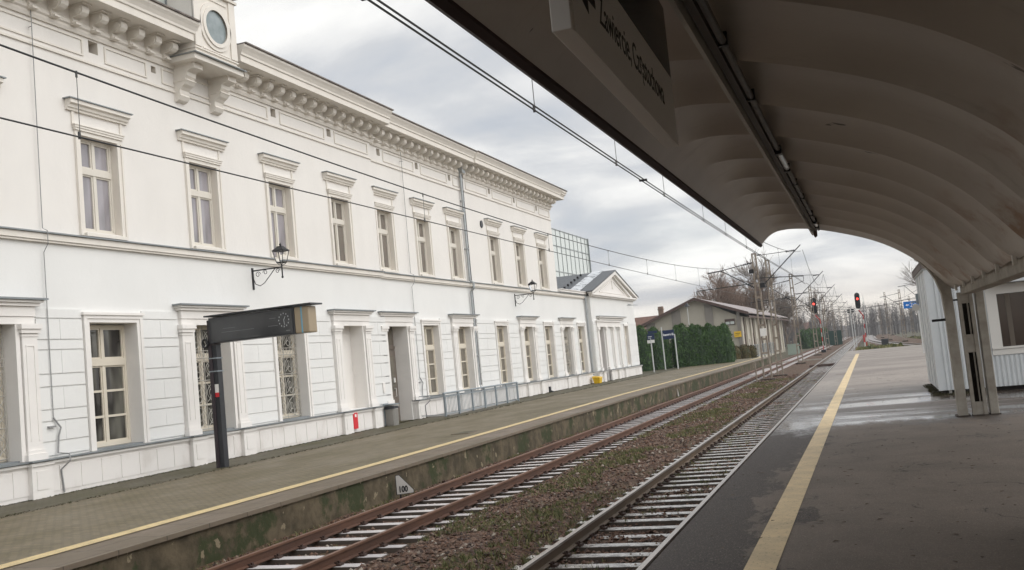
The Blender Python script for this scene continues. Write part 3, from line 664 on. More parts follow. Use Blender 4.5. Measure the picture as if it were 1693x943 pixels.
def surround_up():
    f = MB(); w, h = UW, UZ1-UZ0
    for y0, y1 in ((-.17, 0), (w, w+.17)):
        f.box(0, .045, y0, y1, -.12, h); 
    f.box(-.01, .075, -.178, -.12, -.125, h-.004); f.box(-.01, .075, w+.12, w+.178, -.125, h-.004)
    f.box(0, .05, -.17, w+.17, h, h+.11); f.box(0, .09, -.20, w+.20, h+.11, h+.17); f.box(0, .11, -.22, w+.22, h+.17, h+.23); f.box(0, .13, -.24, w+.24, h+.23, h+.26)
    f.box(0, .04, -.24, -.16, h+.27, h+.60); f.box(0, .04, w+.16, w+.24, h+.27, h+.60)
    f.box(0, .14, -.05, w+.05, -.14, -.05)
    return f
def hood_up():
    f = MB(); w = UW
    f.prism([(0, 0), (.07, 0), (.08, .05), (.12, .07), (.14, .14), (.21, .17), (.21, .27), (0, .27)], 'y', -.42, w+.42, 0)
    f.box(0, .25, -.48, w+.48, .272, .300, 1)
    return f
fw = fs_ = fh = None
upper_panes = []
for i, u in enumerate(UP):
    X = xf(u)
    if fw is None:
        fw = upper_window().obj('window', WOODU, ST, lp(X-.22, u, UZ0))
        g = MB(); g.box(-.035, -.03, .07, UW-.07, .08, UZ1-UZ0-.07); g.obj('pane', GL_UP, fw)
        fs_ = surround_up().obj('window_surround', P_TR, ST, lp(X, u, UZ0)); fh = hood_up().obj('window_hood', [P_TR, ZINC], ST, lp(X, u, UZ1+.60))
    else:
        c = copy_tree(fw, ST, lp(X-.22, u, UZ0))
        if i in (5, 6, 7, 8, 9, 10, 11):
            for ch in c.children: ch.data = ch.data.copy(); ch.data.materials[0] = GL_UP2
        for o, q in ((fs_, lp(X, u, UZ0)), (fh, lp(X, u, UZ1+.60))):
            d = o.copy(); COL.objects.link(d); d.parent = ST; d.location = q
# ground floor bays ---------------------------------------------------
def grille(w):
    f = MB(); h = LZ1-LZ0-.1; r = .011
    for y in (.03, w/2, w-.03): f.tube([(0, y, .0), (0, y, h)], r*1.3, 4)
    for z in (.04, .75, 1.5, 2.18, 2.4, h-.04): f.tube([(0, .03, z), (0, w-.03, z)], r*1.2, 4)
    for c0 in (w*.25, w*.75):
        hw = w*.22
        for z0, z1 in ((.06, .74), (.77, 1.48), (1.52, 2.17), (2.42, h-.06)):
            H = z1-z0
            for s in (-1, 1):
                f.tube([(0, c0+s*hw*sin(pi*k/10)*(1 if k < 10 else 1), z0+H*k/10) for k in range(11)], r, 4)
                f.tube([(0, c0+s*(hw*.95-hw*.5*sin(pi*k/8)), z0+H*.12+H*.76*k/8) for k in range(9)], r, 4)
                f.tube([(0, c0+s*hw*.45+s*.3*hw*cos(2*pi*k/8), z0+H*.5+.3*hw*sin(2*pi*k/8)) for k in range(9)], r*.9, 4)
                f.tube([(0, c0+s*hw*.3+s*.25*hw*cos(2*pi*k/8), z0+H*.22+.25*hw*sin(2*pi*k/8)) for k in range(9)], r*.9, 4)
            f.tube([(0, c0, z0), (0, c0, z1)], r, 4)
    for k in range(9):
        yy = .06+(w-.12)*k/8; f.tube([(0, yy+.05*cos(2*pi*j/8), 2.29+.08*sin(2*pi*j/8)) for j in range(9)], r*.9, 4)
    return f
def pilaster_frame(u, w, X, kind, ztop=4.52):
    f = MB(); zb = 1.305
    for y0, y1 in ((u-.62, u-.12), (u+w+.12, u+w+.62)):
        f.box(X, X+.13, y0+.03, y1-.03, zb+.24, ztop-.22); f.box(X+.12, X+.145, y0+.12, y0+.15, zb+.45, ztop-.5); f.box(X+.12, X+.145, y1-.15, y1-.12, zb+.45, ztop-.5); f.box(X+.12, X+.145, y0+.15, y1-.15, ztop-.53, ztop-.50)
        f.box(X, X+.20, y0-.04, y1+.04, zb, zb+.15); f.box(X, X+.165, y0, y1, zb+.15, zb+.24)
        f.box(X, X+.15, y0, y1, ztop-.30, ztop-.24); f.box(X, X+.19, y0-.03, y1+.03, ztop-.22, ztop-.12); f.box(X, X+.23, y0-.06, y1+.06, ztop-.12, ztop)
    f.box(X, X+.09, u-.12, u, zb, ztop); f.box(X, X+.09, u+w, u+w+.12, zb, ztop)
    f.box(X, X+.10, u-.56, u+w+.56, ztop, ztop+.18); f.box(X, X+.13, u-.58, u+w+.58, ztop+.185, ztop+.42)
    f.box(X, X+.20, u-.66, u+w+.66, ztop+.425, ztop+.50); f.box(X, X+.27, u-.73, u+w+.73, ztop+.505, ztop+.56)
    f.box(X, X+.34, u-.80, u+w+.80, ztop+.565, ztop+.61, 1)
    return f
def plain_frame(u, w, X):
    f = MB(); zb = 1.305; h = LZ1
    for s0, s1, s2, s3 in ((u-.20, u-.10, u-.10, u), (u+w+.10, u+w+.20, u+w, u+w+.10)):
        f.box(X, X+.09, s0, s1, zb, h+.10); f.box(X, X+.06, s2, s3, zb, h)
    f.box(X, X+.06, u-.10, u+w+.10, h, h+.10); f.box(X, X+.09, u-.20, u+w+.20, h+.10, h+.19); f.box(X, X+.13, u-.25, u+w+.25, h+.19, h+.26)
    return f
for u, w, p, k in LO:
    X = xf(u)
    if p == 'p': pilaster_frame(u, w, X, k).obj('pilaster_frame', [P_TRW, ZINC], ST, world=True)
    else: plain_frame(u, w, X).obj('window_surround', P_TRW, ST, world=True)
    if k in ('win', 'grille'):
        o = lower_window(w).obj('window', WOODF, ST, lp(X-rec(u), u, LZ0+.02))
        g = MB(); g.box(-.035, -.03, .08, w-.08, .1, LZ1-LZ0-.12); g.obj('pane', GL_LO if u < 34 else GL_LO2, o)
        if k == 'grille':
            grille(w).obj('window_grille', GRILLE, ST, lp(X-rec(u)+.12, u, LZ0+.04))
    elif k == 'blind':
        g = MB(); g.box(X-.55, X-.50, u-.1, u+w+.1, LZ0-.1, LZ1+.1); g.obj('blind_niche_panel', P_UP, ST, world=True)
    elif k == 'door':
        g = MB(); z0 = zl(u); g.box(X-.70, X-.62, u-.05, u+w+.05, z0, LZ1+.05)
        for a0, a1 in ((u+.02, u+w/2-.02), (u+w/2+.02, u+w-.02)):
            g.box(X-.62, X-.58, a0, a1, z0, 3.55); g.box(X-.58, X-.56, a0+.15, a1-.15, z0+.25, z0+1.1); g.box(X-.58, X-.575, a0+.15, a1-.15, z0+1.3, 3.3, 1)
        g.box(X-.62, X-.57, u+.005, u+w-.005, 3.6, 3.72); g.box(X-.615, X-.61, u+.1, u+w-.1, 3.8, LZ1-.1, 1)
        d = g.obj('door', [mat('brown grey door paint', (0.17, 0.14, 0.115), 0.6), GL_LO2], ST, world=True)
        g = MB(); g.tube([(X-.57, u+w-.35, 1.55), (X-.50, u+w-.35, 1.55), (X-.50, u+w-.35, 1.9), (X-.57, u+w-.35, 1.9)], .015, 6); g.box(X-.57, X-.52, u+w-.40, u+w-.30, 2.15, 2.35)
        g.obj('handle', WHITES, d, world=True)
# pavilion openings
g = MB(); g.box(XP-.60, XP-.55, 68.45, 69.95, .45, 4.55); g.box(XP-.55, XP-.52, 68.5, 69.18, .5, 3.5); g.box(XP-.55, XP-.52, 69.22, 69.9, .5, 3.5); g.obj('door', mat('dark red brown door', (0.06, 0.025, 0.02), 0.6), ST, world=True)
f = MB(); X = XP
for yc in (68.1, 70.3, 72.5, 74.55):
    f.box(X, X+.13, yc-.2, yc+.2, 1.55, 4.25); f.box(X, X+.18, yc-.24, yc+.24, 1.305, 1.52); f.box(X, X+.20, yc-.25, yc+.25, 4.28, 4.5)
f.box(X, X+.12, 67.85, 74.8, 4.5, 4.86); f.box(X, X+.2, 67.7, 74.95, 4.87, 4.95)
f.box(X, X+.12, 68.6, 76.0, 5.02, 5.14); f.box(X, X+.27, 68.2, 76.4, 5.17, 5.26, 0); f.box(X, X+.32, 68.15, 76.45, 5.263, 5.30, 1)
f.box(X, X+.07, 76.12, 76.28, 1.31, 4.7); f.box(X, X+.07, 77.52, 77.68, 1.31, 4.7); f.box(X, X+.09, 76.12, 77.68, 4.58, 4.75)
f.obj('pilaster_frame', [P_TRW, ZINC], ST, world=True)
o = lower_window(1.2).obj('window', WOODF, ST, lp(XP-.19, 76.3, 1.46)); g = MB(); g.box(-.035, -.03, .08, 1.12, .1, 3.05); g.obj('pane', GL_LO2, o)
# wing cornice, pavilion gable
f = MB()
f.box(XW-.05, XW+.10, 60.64, 67.0, 6.80, 6.85); f.box(XW-.05, XW+.24, 60.64, 67.0, 6.85, 6.99); f.box(XW-.05, XW+.30, 60.64, 67.0, 6.99, 7.04)
yc, ya, yb, zt = 74.0, 66.8, 81.0, 8.95
f.box(XP-.02, XP+.02, 67.0, 80.6, 6.75, 6.92); f.box(XP, XP+.18, 66.85, 80.9, 6.70, 6.80); f.box(XP, XP+.30, 66.75, 81.0, 6.80, 6.93)
f.prism([(67.0, 6.92), (80.6, 6.92), (yc, 8.78)], 'x', XP-.35, XP-.02)
for s, ye in ((-1, ya), (1, yb)):
    f.prism([(yc, zt), (yc, zt-.33), (ye-s*.2, 6.93), (ye+s*.25, 6.93), (ye+s*.25, 7.03)], 'x', XP, XP+.34)
    f.prism([(yc, zt-.32), (yc, zt-.45), (ye-s*1.6, 6.93), (ye-s*.9, 6.93)], 'x', XP, XP+.16)
for s in (-1, 1): f.prism([(yc+s*.0, 8.25), (yc, 8.17), (yc+s*3.7, 7.18), (yc+s*4.1, 7.18)], 'x', XP-.02, XP+.03)
f.box(XP-.02, XP+.03, yc-4.1, yc+4.1, 7.12, 7.18); f.box(XP-.02, XP+.05, yc-.13, yc+.13, 7.5, 8.05)
f.box(XP-.02, XP+.07, yc-.08, yc+.08, 8.05, 8.15)
f.obj('pavilion_pediment', P_TRW, ST, world=True)
f = MB()
f.prism([(yc, zt+.03), (yc, zt-.06), (ya-.30, 6.99), (ya-.30, 7.08)], 'x', XP+.38, -36); f.prism([(yc, zt+.03), (yc, zt-.06), (yb+.30, 6.99), (yb+.30, 7.08)], 'x', XP+.38, -36)
f.box(XW-.1, -34, 60.65, 66.9, 6.95, 7.0)
pr_ = f.obj('pavilion_roof', SLATE, ST, world=True)
f = MB()   # pale flashing next to the gable and snow hooks
def onroof(t, lift=.05): return (ya-.30+(yc-ya+.30)*t, 7.08+(zt+.03-7.08)*t+lift)
for k in range(12):
    a, b = onroof(k/12+.01), onroof((k+1)/12-.01); f.prism([(a[0], a[1]-.03), (b[0], b[1]-.03), (b[0], b[1]), (a[0], a[1])], 'x', XP-.6, XP-1.55)
f.obj('roof_flashing', WHITEP, pr_, world=True)
f = MB()
for xx, st in ((XP-2.2, 1), (XP-5.5, 3), (XP-9, 3)):
    for k in range(1, 8, st): a = onroof(k/8, .02); f.box(xx-.06, xx+.06, a[0]-.1, a[0]+.1, a[1], a[1]+.13)
f.obj('snow_hook', BLACKM, pr_, world=True)
# attic dormer with round window on consoles
D = MB(); Xf = -17.80
D.box(-19.6, Xf, 23.68, 25.72, 12.62, 15.0, 0)
D.box(Xf-.02, Xf+.05, 23.68, 23.98, 12.9, 14.75); D.box(Xf-.02, Xf+.05, 25.42, 25.72, 12.9, 14.75)
D.box(-19.6, Xf+.07, 23.62, 25.78, 12.62, 12.72); D.box(-19.6, Xf+.05, 23.64, 25.76, 12.82, 12.86)
D.box(Xf, Xf+.03, 24.05, 25.35, 12.9, 12.94); D.box(Xf, Xf+.03, 24.05, 25.35, 14.55, 14.60)
D.box(-19.6, Xf+.10, 23.6, 25.8, 14.76, 14.84); D.box(-19.6, Xf+.2, 23.5, 25.9, 14.98, 15.1); D.box(-19.6, Xf+.3, 23.4, 26.0, 15.1, 15.25); D.box(-19.6, Xf+.36, 23.34, 26.06, 15.25, 15.3, 1)
D.box(-18.8, Xf+.10, 23.5, 25.9, 12.44, 12.60, 0); D.box(-18.8, Xf+.20, 23.44, 25.96, 12.60, 12.625, 1)
for k, (rr, xx) in enumerate(((.76, .05), (.64, .09))):
    D.add([(Xf+xx, 24.7+rr*cos(2*pi*i/32), 13.72+rr*1.0*sin(2*pi*i/32)) for i in range(32)]+[(Xf, 24.7+rr*cos(2*pi*i/32), 13.72+rr*sin(2*pi*i/32)) for i in range(32)]
          + [(Xf+xx, 24.7+(rr-.12)*cos(2*pi*i/32), 13.72+(rr-.12)*sin(2*pi*i/32)) for i in range(32)],
          [(i, (i+1) % 32, 32+(i+1) % 32, 32+i) for i in range(32)]+[(i, 64+i, 64+(i+1) % 32, (i+1) % 32) for i in range(32)]+[(64+i, 32+i, 32+(i+1) % 32, 64+(i+1) % 32) for i in range(32)])
dm = D.obj('attic_dormer', [P_TR, ZINC], ST, world=True)
D = MB(); D.prism([(24.7+.53*cos(2*pi*i/32), 13.72+.53*sin(2*pi*i/32)) for i in range(32)], 'x', Xf-.02, Xf+.02); D.obj('round_window', mat('pale reflecting round glass', (0.30, 0.34, 0.35), 0.12, col2=(0.20, 0.24, 0.24), vscale=2), dm, world=True)
dm.location = (0, -.16, -.05)
cp = [(0, 0), (.78, 0), (.78, -.22), (.60, -.25), (.52, -.30), (.50, -.42), (.42, -.50), (.50, -.54), (.40, -.66), (.30, -.72), (.22, -.80), (.20, -.92), (.24, -.98), (.16, -1.10), (.06, -1.14), (0, -1.14)]
for yy in (23.62, 25.28):
    D = MB(); D.prism([(XA+p, 12.44+z) for p, z in cp], 'y', yy, yy+.42); D.box(XA, XA+.72, yy-.03, yy+.45, 12.34, 12.43)
    D.box(XA, XA+.5, yy-.02, yy+.44, 11.88, 11.92); D.obj('console', P_TR, dm, world=True)
# glazed attic strip behind the cornice, left of the dormer
D = MB(); D.box(-19.6, -18.75, 21.0, 23.60, 13.55, 14.75, 1); y = 21.0
while y < 23.6: D.box(-18.76, -18.70, y, y+.06, 13.55, 14.8, 0); y += .62
D.box(-19.6, -18.68, 21.0, 23.6, 14.75, 14.85, 0); D.box(-18.76, -18.70, 21.0, 23.6, 14.1, 14.15, 0)
D.obj('attic_glazing', [ZINC, GL_SKY], ST, world=True)
# downpipes and lightning conductors
f = MB(); f.tube([(XB+.14, 45.55, 12.5), (XB+.14, 45.6, 12.2), (XB+.12, 45.62, 6.9), (XB+.30, 45.62, 6.75), (XB+.30, 45.62, 6.5), (XB+.13, 45.62, 6.3), (XB+.13, 45.62, 1.5), (XB+.33, 45.62, 1.3), (XB+.33, 45.62, .55)], .065, 10); f.box(XB, XB+.34, 45.42, 45.8, 12.45, 12.9)
for z in (11, 8.5, 5, 3): f.box(XB, XB+.22, 45.54, 45.70, z, z+.05)
f.obj('downpipe', ZINCL, ST, world=True)
f = MB(); f.tube([(XB+.10, 45.86, 12.9), (XB+.10, 45.86, .6)], .03, 6); f.obj('downpipe', BLACKM, ST, world=True)
f = MB(); f.tube([(XW+.14, 66.78, 7.0), (XW+.14, 66.78, .55)], .07, 10); f.obj('downpipe', ZINCL, ST, world=True)
for yy, X in ((18.25, XA), (38.55+.35, XB)):
    f = MB(); f.tube([(X+.06, yy, 12.9), (X+.10, yy, 12.2), (X+.07, yy, 6.9), (X+.22, yy, 6.82), (X+.22, yy, 6.5), (X+.07, yy, 6.3), (X+.07, yy, 2.25)], .012, 5)
    f.box(X, X+.1, yy-.015, yy+.015, 12.35, 12.38); f.tube([(X, yy, 12.0), (X+.22, yy-.12, 11.95)], .012, 4)
    f.tube([(X+.07, yy, 2.25), (X+.12, yy+.16, 2.0), (X+.1, yy+.1, 1.8), (X+.1, yy+.05, 1.4), (X+.38, yy+.12, 1.36), (X+.42, yy+.1, 1.2), (X+.2, yy+.02, 1.0), (X+.2, yy+.08, .45)], .022, 6)
    f.box(X, X+.12, yy-.18, yy+.02, 2.02, 2.06); f.obj('lightning_conductor', mat('grey cable', (0.28, 0.28, 0.28), 0.6), ST, world=True)
f = MB(); f.prism([(48.0+.16*cos(2*pi*i/20), 10.05+.20*sin(2*pi*i/20)) for i in range(20)], 'x', XC, XC+.06); f.obj('round_vent', DARKM, ST, world=True)
f = MB(); f.box(XP, XP+.05, 78.6, 79.6, 6.35, 6.4); f.tube([(XP, 78.3, 6.3), (XP+.6, 79.6, 6.3)], .02, 4); f.obj('wall_bracket', ZINC, ST, world=True)

# ------------------------------------------------------------------ wall lanterns
def lantern(y, label):
    X = xf(y); t = thing('wall_lantern', label, 'wall lantern', (X+.0, y, 5.9), group='old style lanterns on the station wall')
    f = MB(); f.box(0, .03, -.04, .04, -.20, .52); f.tube([(.02, 0, .42), (1.15, 0, .42)], .024, 6)
    f.tube([(.02, 0, .20), (.10, 0, -.02), (.28, 0, -.10), (.45, 0, -.02), (.70, 0, .22), (.88, 0, .40)], .014, 5)
    for cx_, cz, r, sg in ((.22, .28, .10, 1), (.50, .32, .09, -1), (.98, .31, .09, 1)):
        f.tube([(cx_+sg*r*(1-k/20)*cos(k*.55), 0, cz+r*(1-k/20)*sin(k*.55)) for k in range(15)], .010, 4)
    f.tube([(1.15, 0, .10), (1.15, 0, .52)], .022, 6); f.add(*ball((1.15, 0, .09), .04))
    f.obj('bracket', BLACKM, t)
    f = MB(); c = 1.15; zb, zt_ = .56, .95
    for a in (45, 135, 225, 315):
        ca, sa = cos(radians(a)), sin(radians(a)); f.tube([(c+.16*ca, .16*sa, zb), (c+.27*ca, .27*sa, zt_)], .013, 4); f.tube([(c, 0, .47), (c+.10*ca, .10*sa, .51), (c+.16*ca, .16*sa, zb)], .010, 4)
    for z, r in ((zb, .16), (zt_, .27)):
        q = [(c+r*cos(radians(a)), r*sin(radians(a)), z) for a in (45, 135, 225, 315, 45)]; f.tube(q, .014, 4)
    f.obj('lantern_frame', BLACKM, t)
    f = MB(); r0, r1 = .31, .13
    f.add([(c+r0*cos(radians(a)), r0*sin(radians(a)), zt_) for a in (45, 135, 225, 315)]+[(c+r1*cos(radians(a)), r1*sin(radians(a)), zt_+.12) for a in (45, 135, 225, 315)]+[(c+.11*cos(radians(a)), .11*sin(radians(a)), zt_+.15) for a in (45, 135, 225, 315)],
          [(0, 1, 5, 4), (1, 2, 6, 5), (2, 3, 7, 6), (3, 0, 4, 7), (4, 5, 9, 8), (5, 6, 10, 9), (6, 7, 11, 10), (7, 4, 8, 11), (8, 9, 10, 11), (3, 2, 1, 0)])
    f.tube([(c, 0, zt_+.14), (c, 0, zt_+.20)], .03, 6); f.add(*ball((c, 0, zt_+.21), .04)); f.tube([(c, 0, zt_+.22), (c, 0, zt_+.29)], .018, 6, r2=.004)
    f.obj('lantern_roof', BLACKM, t)
    f = MB(); f.add([(c+(.15)*cos(radians(a)), (.15)*sin(radians(a)), zb+.01) for a in (45, 135, 225, 315)]+[(c+.255*cos(radians(a)), .255*sin(radians(a)), zt_-.01) for a in (45, 135, 225, 315)], [(0, 1, 5, 4), (1, 2, 6, 5), (2, 3, 7, 6), (3, 0, 4, 7)])
    f.obj('lantern_glass', LGLASS, t)
    return t
def ball(c, r, n=8, mth_=5):
    vs = [(c[0], c[1], c[2]+r)]
    for i in range(1, mth_):
        for j in range(n): vs.append((c[0]+r*sin(pi*i/mth_)*cos(2*pi*j/n), c[1]+r*sin(pi*i/mth_)*sin(2*pi*j/n), c[2]+r*cos(pi*i/mth_)))
    vs.append((c[0], c[1], c[2]-r)); L = len(vs)-1; fs = [(0, 1+j, 1+(j+1) % n) for j in range(n)]
    for i in range(mth_-2):
        for j in range(n): a = 1+i*n; fs.append((a+j, a+n+j, a+n+(j+1) % n, a+(j+1) % n))
    a = 1+(mth_-2)*n; fs += [(a+(j+1) % n, a+j, L) for j in range(n)]
    return vs, fs
LGLASS = bpy.data.materials.new('clear lantern glass'); LGLASS.use_nodes = True
_b = LGLASS.node_tree.nodes['Principled BSDF']; _b.inputs['Transmission Weight'].default_value = 1.0; _b.inputs['Roughness'].default_value = 0.02; _b.inputs['IOR'].default_value = 1.05; _b.inputs['Base Color'].default_value = (0.95, 0.95, 0.95, 1)
lantern(26.9, 'large black wall lantern on a scrolled bracket, above the information display')
lantern(52.2, 'farther black wall lantern, on the station wall right of the tall downpipe')

mb = MB(); random.seed(31)
for i in range(5200):
    y = 8+(random.random()**1.3)*72; X0 = (xf(y)+.18); x = X0+abs(random.gauss(0, .10)) if random.random() < .7 else -16.58+random.gauss(0, .05)
    tuft(x, y, zl(y), random.uniform(.015, .04), 3)
tag(mb.obj('wall_foot_moss', mat('dark moss tufts', (0.055, 0.055, 0.018), 0.9, var=0.5, vscale=6)), 'thin moss and litter along the foot of the station wall and paving joint', 'moss', kind='stuff')
# ------------------------------------------------------------------ information display on its post
t = thing('information_display', 'dark platform display box with a clock on an anthracite post, switched off', 'information display', (-16.92, 22.3, .42))
f = MB(); f.box(-.15, -.04, -.13, .13, 0, 3.35); f.box(-.04, .10, -.10, .10, 0, 3.35, 1); f.box(-.15, .10, -.11, .11, 3.35, 4.05); f.obj('post', [mat('dark red grey post', (0.035, 0.025, 0.03), 0.5), DARKM], t)
f = MB(); f.box(-.16, .11, -.14, .14, 2.62, 2.65); f.box(-.16, .11, -.14, .14, 2.98, 3.01); f.obj('band_clamp', STEEL, t)
f = MB(); f.box(-.035, .09, -.105, -.101, 2.05, 2.28); f.obj('sticker', WHITES, t); f = MB(); f.box(-.035, .09, -.105, -.101, 1.93, 2.05); f.obj('sticker', RED, t)
f = MB(); f.prism([(-.02, .0), (2.72, .0), (2.72, .70), (-.02, .70)], 'y', -.20, .20); bx_ = f.obj('display_box', DARKM, t, (0, 0, 3.40))
f = MB(); f.box(.06, 2.66, -.215, -.20, .04, .66); f.obj('display_screen', SCREEN, bx_)
f = MB(); f.box(2.72, 3.16, -.20, .20, .0, .70, 0); f.box(2.90, 2.98, -.205, .205, -.004, .704, 1); f.obj('end_cap', [TANP, BLUEL], bx_, bevel=.03)
f = MB(); f.box(-.10, 3.30, -.30, .30, .73, .77); f.obj('display_roof', DARKM, bx_)
cx_, cz_ = 2.40, .40
f = MB()
for k in range(12):
    a = 2*pi*k/12; f.box(cx_+.155*sin(a)-.012, cx_+.155*sin(a)+.012, -.2165, -.215, cz_+.175*cos(a)-.018, cz_+.175*cos(a)+.018)
f.tube([(cx_, -.218, cz_), (cx_+.02, -.218, cz_-.13)], .008, 4); f.tube([(cx_, -.218, cz_), (cx_+.05, -.218, cz_+.09)], .010, 4)
f.obj('clock_dial', mat('pale clock marks', (0.45, 0.47, 0.48), 0.5), bx_)
f = MB(); f.box(.45, .85, -.2165, -.215, .36, .375); f.box(.40, 1.45, -.2165, -.215, .26, .275); f.box(1.95, 2.15, -.2165, -.215, .47, .485); f.box(1.9, 2.2, -.2165, -.215, .27, .285); f.box(2.45, 2.58, -.2165, -.215, .10, .12)
f.obj('display_marks', GREYINK, bx_)
f = MB(); f.tube([(-.20, -.14, 3.42), (-.10, -.10, 3.42)], .025, 6); f.tube([(-.22+.09*cos(2*pi*k/12), -.15, 3.42+.11*sin(2*pi*k/12)) for k in range(13)], .03, 6); f.obj('loudspeaker', BLACKM, t)

# ------------------------------------------------------------------ objects along the station wall
t = thing('rubbish_bin', 'grey steel litter bin with dark lid beside the station doorway', 'litter bin', (-18.30, 34.98, .47)); t.scale = (.85, .85, .9)
f = MB(); f.prism([(-.25+.06, -.24), (.25-.06, -.24), (.25, -.18), (.25, .18), (.19, .24), (-.19, .24), (-.25, .18), (-.25, -.18)], 'z', 0, .72); f.obj('bin_body', BIN, t, bevel=.01)
f = MB(); f.box(-.26, .26, -.25, .25, .74, .86); f.obj('bin_lid', DARKM, t, bevel=.01); f = MB(); f.box(-.3, -.26, -.2, .2, .0, 1.0); f.box(-.30, .28, -.30, .30, .93, .97); f.obj('bin_cover', STEEL, t)
t = thing('hydrant_box', 'slim red box with a white mark mounted low on the plinth', 'red box', (XA+.20, 32.36, .60))
f = MB(); f.box(0, .09, -.17, .17, 0, .60); f.obj('box_body', RED, t, bevel=.01); f = MB(); f.box(.09, .095, -.05, .07, .44, .55); f.obj('box_mark', WHITES, t)
t = thing('grit_bin', 'yellow plastic grit bin at the foot of the grey downpipe', 'grit bin', (-18.2, 66.0, .5)); t.scale = (.68, .68, .72)
f = MB(); f.add([(-.3, -.42, 0), (.3, -.42, 0), (.3, .42, 0), (-.3, .42, 0), (-.38, -.52, .5), (.38, -.52, .5), (.38, .52, .5), (-.38, .52, .5)], [(0, 3, 2, 1), (4, 5, 6, 7), (0, 1, 5, 4), (1, 2, 6, 5), (2, 3, 7, 6), (3, 0, 4, 7)]); f.obj('bin_body', YELB, t, bevel=.03)
f = MB(); f.prism([(-.42, .50), (.42, .50), (.38, .60), (-.42, .72)], 'y', -.56, .56); f.obj('bin_lid', YELB, t, bevel=.02)
# lightwell railing
t = thing('railing', 'grey metal railing with upright bars guarding a lightwell at the wall foot', 'railing', (-17.45, 38.3, .48))
f = MB(); y0, y1 = 0, 9.2
def rx(y): return -.55+.35*min(1, y/1.2) if False else -.1
f.tube([(0, -.1, 1.0), (0, y1, 1.0)], .038, 6); f.tube([(0, 0, .84), (0, y1, .84)], .018, 6); f.tube([(0, 0, .10), (0, y1, .10)], .018, 6)
f.tube([(-1.2, 0, .95), (0, 0, .95)], .02, 6); f.tube([(-1.2, 0, .10), (0, 0, .10)], .018, 6); f.tube([(-1.2, y1, .95), (0, y1, .95)], .02, 6)
f.obj('handrail', STEEL, t)
k = 0
for yy in (0, 1.5, 3.1, 4.6, 6.1, 7.6, 9.2):
    f = MB(); f.box(-.04, .04, yy-.04, yy+.04, 0, 1.0); f.obj('post', STEEL, t)
f = MB(); yy = .16
while yy < 9.1:
    f.tube([(0, yy, .10), (0, yy, .84)], .013, 4)
    yy += .15
f.obj('bar_infill', STEEL, t)
f = MB(); f.box(-1.15, -.05, .05, 8.5, -.06, .03); tag(f.obj('lightwell_slab', mat('pale concrete apron', (0.45, 0.44, 0.43), 0.8, col2=(0.3, 0.29, 0.27), vscale=2), None, (-17.5, 38.9, .48)), kind='structure')
f = MB(); f.box(0, .1, -.1, .1, 0, .35); f.tube([(.05, 0, .1), (.25, .1, .0)], .05, 6); tag(f.obj('pipe_stub', DARKM, None, (XC+.18, 56.3, .5)), 'small dark pipe outlet at the foot of the far plinth', 'pipe outlet')
f = MB(); f.box(0, .03, -.09, .09, -.2, .2); f.box(.03, .04, -.06, .06, -.15, .02); tag(f.obj('meter_box', P_TRW, None, (XA+.05, 35.25, 2.0)), 'small white meter box on the wall left of the doorway', 'meter box')
# gradient board at the foot of the platform wall
t = thing('track_sign', 'small white quarter shaped board reading 100 against the mossy platform wall', 'track sign', (-10.12, 19.27, -.13), rz=radians(-50)); t.scale = (.60, .60, .60)
f = MB(); pts = [(0, 0), (.62, .0), (.62, .10), (.12, .68), (0, .68)]; f.prism(pts, 'x', 0, .015); f.obj('board', mat('grey white board', (0.46, 0.44, 0.41), 0.6), t)
f = MB(); f.prism([(-.02, -.02), (.64, -.02), (.64, .11), (.13, .70), (-.02, .70)], 'x', -.012, -.002); f.box(-.03, -.012, .1, .16, -.15, .5); f.obj('board_back', BLACKM, t)
text('lettering', '100', .30, INK, t, (.018, .06, .07), (radians(90), 0, radians(90)), sx=.78, depth=.006, bold=.012)
f = MB(); f.prism([(0, 0), (.3, 0), (.02, .42), (0, .42)], 'x', 0, .02); o = tag(f.obj('wall_marker', mat('grey white board', (0.46, 0.44, 0.41), 0.6), None, (-10.2, 53.0, -.2)), 'tiny pale triangular marker at the platform wall far along the track', 'track marker')

# ------------------------------------------------------------------ platform canopy
YE, YB_ = 19.35, -38.0
CP = [(-1.80, 4.30), (-1.74, 4.345), (-1.62, 4.455), (-1.50, 4.52), (-1.37, 4.545), (-1.15, 4.545), (-.77, 4.485), (-.29, 4.345), (.23, 4.145), (.62, 3.925), (.95, 3.665), (1.20, 3.38), (1.38, 3.16), (1.52, 3.06)]
def smooth_curve(p, n):
    res = []; P_ = [p[0]]+p+[p[-1]]
    for i in range(1, len(P_)-2):
        a, b, c, d = [Vector(q) for q in P_[i-1:i+3]]
        for k in range(n):
            t = k/n; res.append(.5*((2*b)+(c-a)*t+(2*a-5*b+4*c-d)*t*t+(3*b-a-3*c+d)*t**3))
    res.append(Vector(p[-1])); return res
AR = smooth_curve(CP, 4); nA = len(AR)
PER = 1.42
def flute(y, u):
    if y > YE-1.15: return 0.0
    ph = 1.0-((YE-1.15-y) / PER) % 1.0; ph = 1.0-ph
    a = min(1.0, max(0.0, (u-0.08)/0.13)); b = min(1.0, max(0.0, (1.02-u)/0.10))
    a = a*a*(3-2*a)
    return a*b*.13*min(1-max(0.0, 1-ph/.46)**2, (1-ph)/.10)
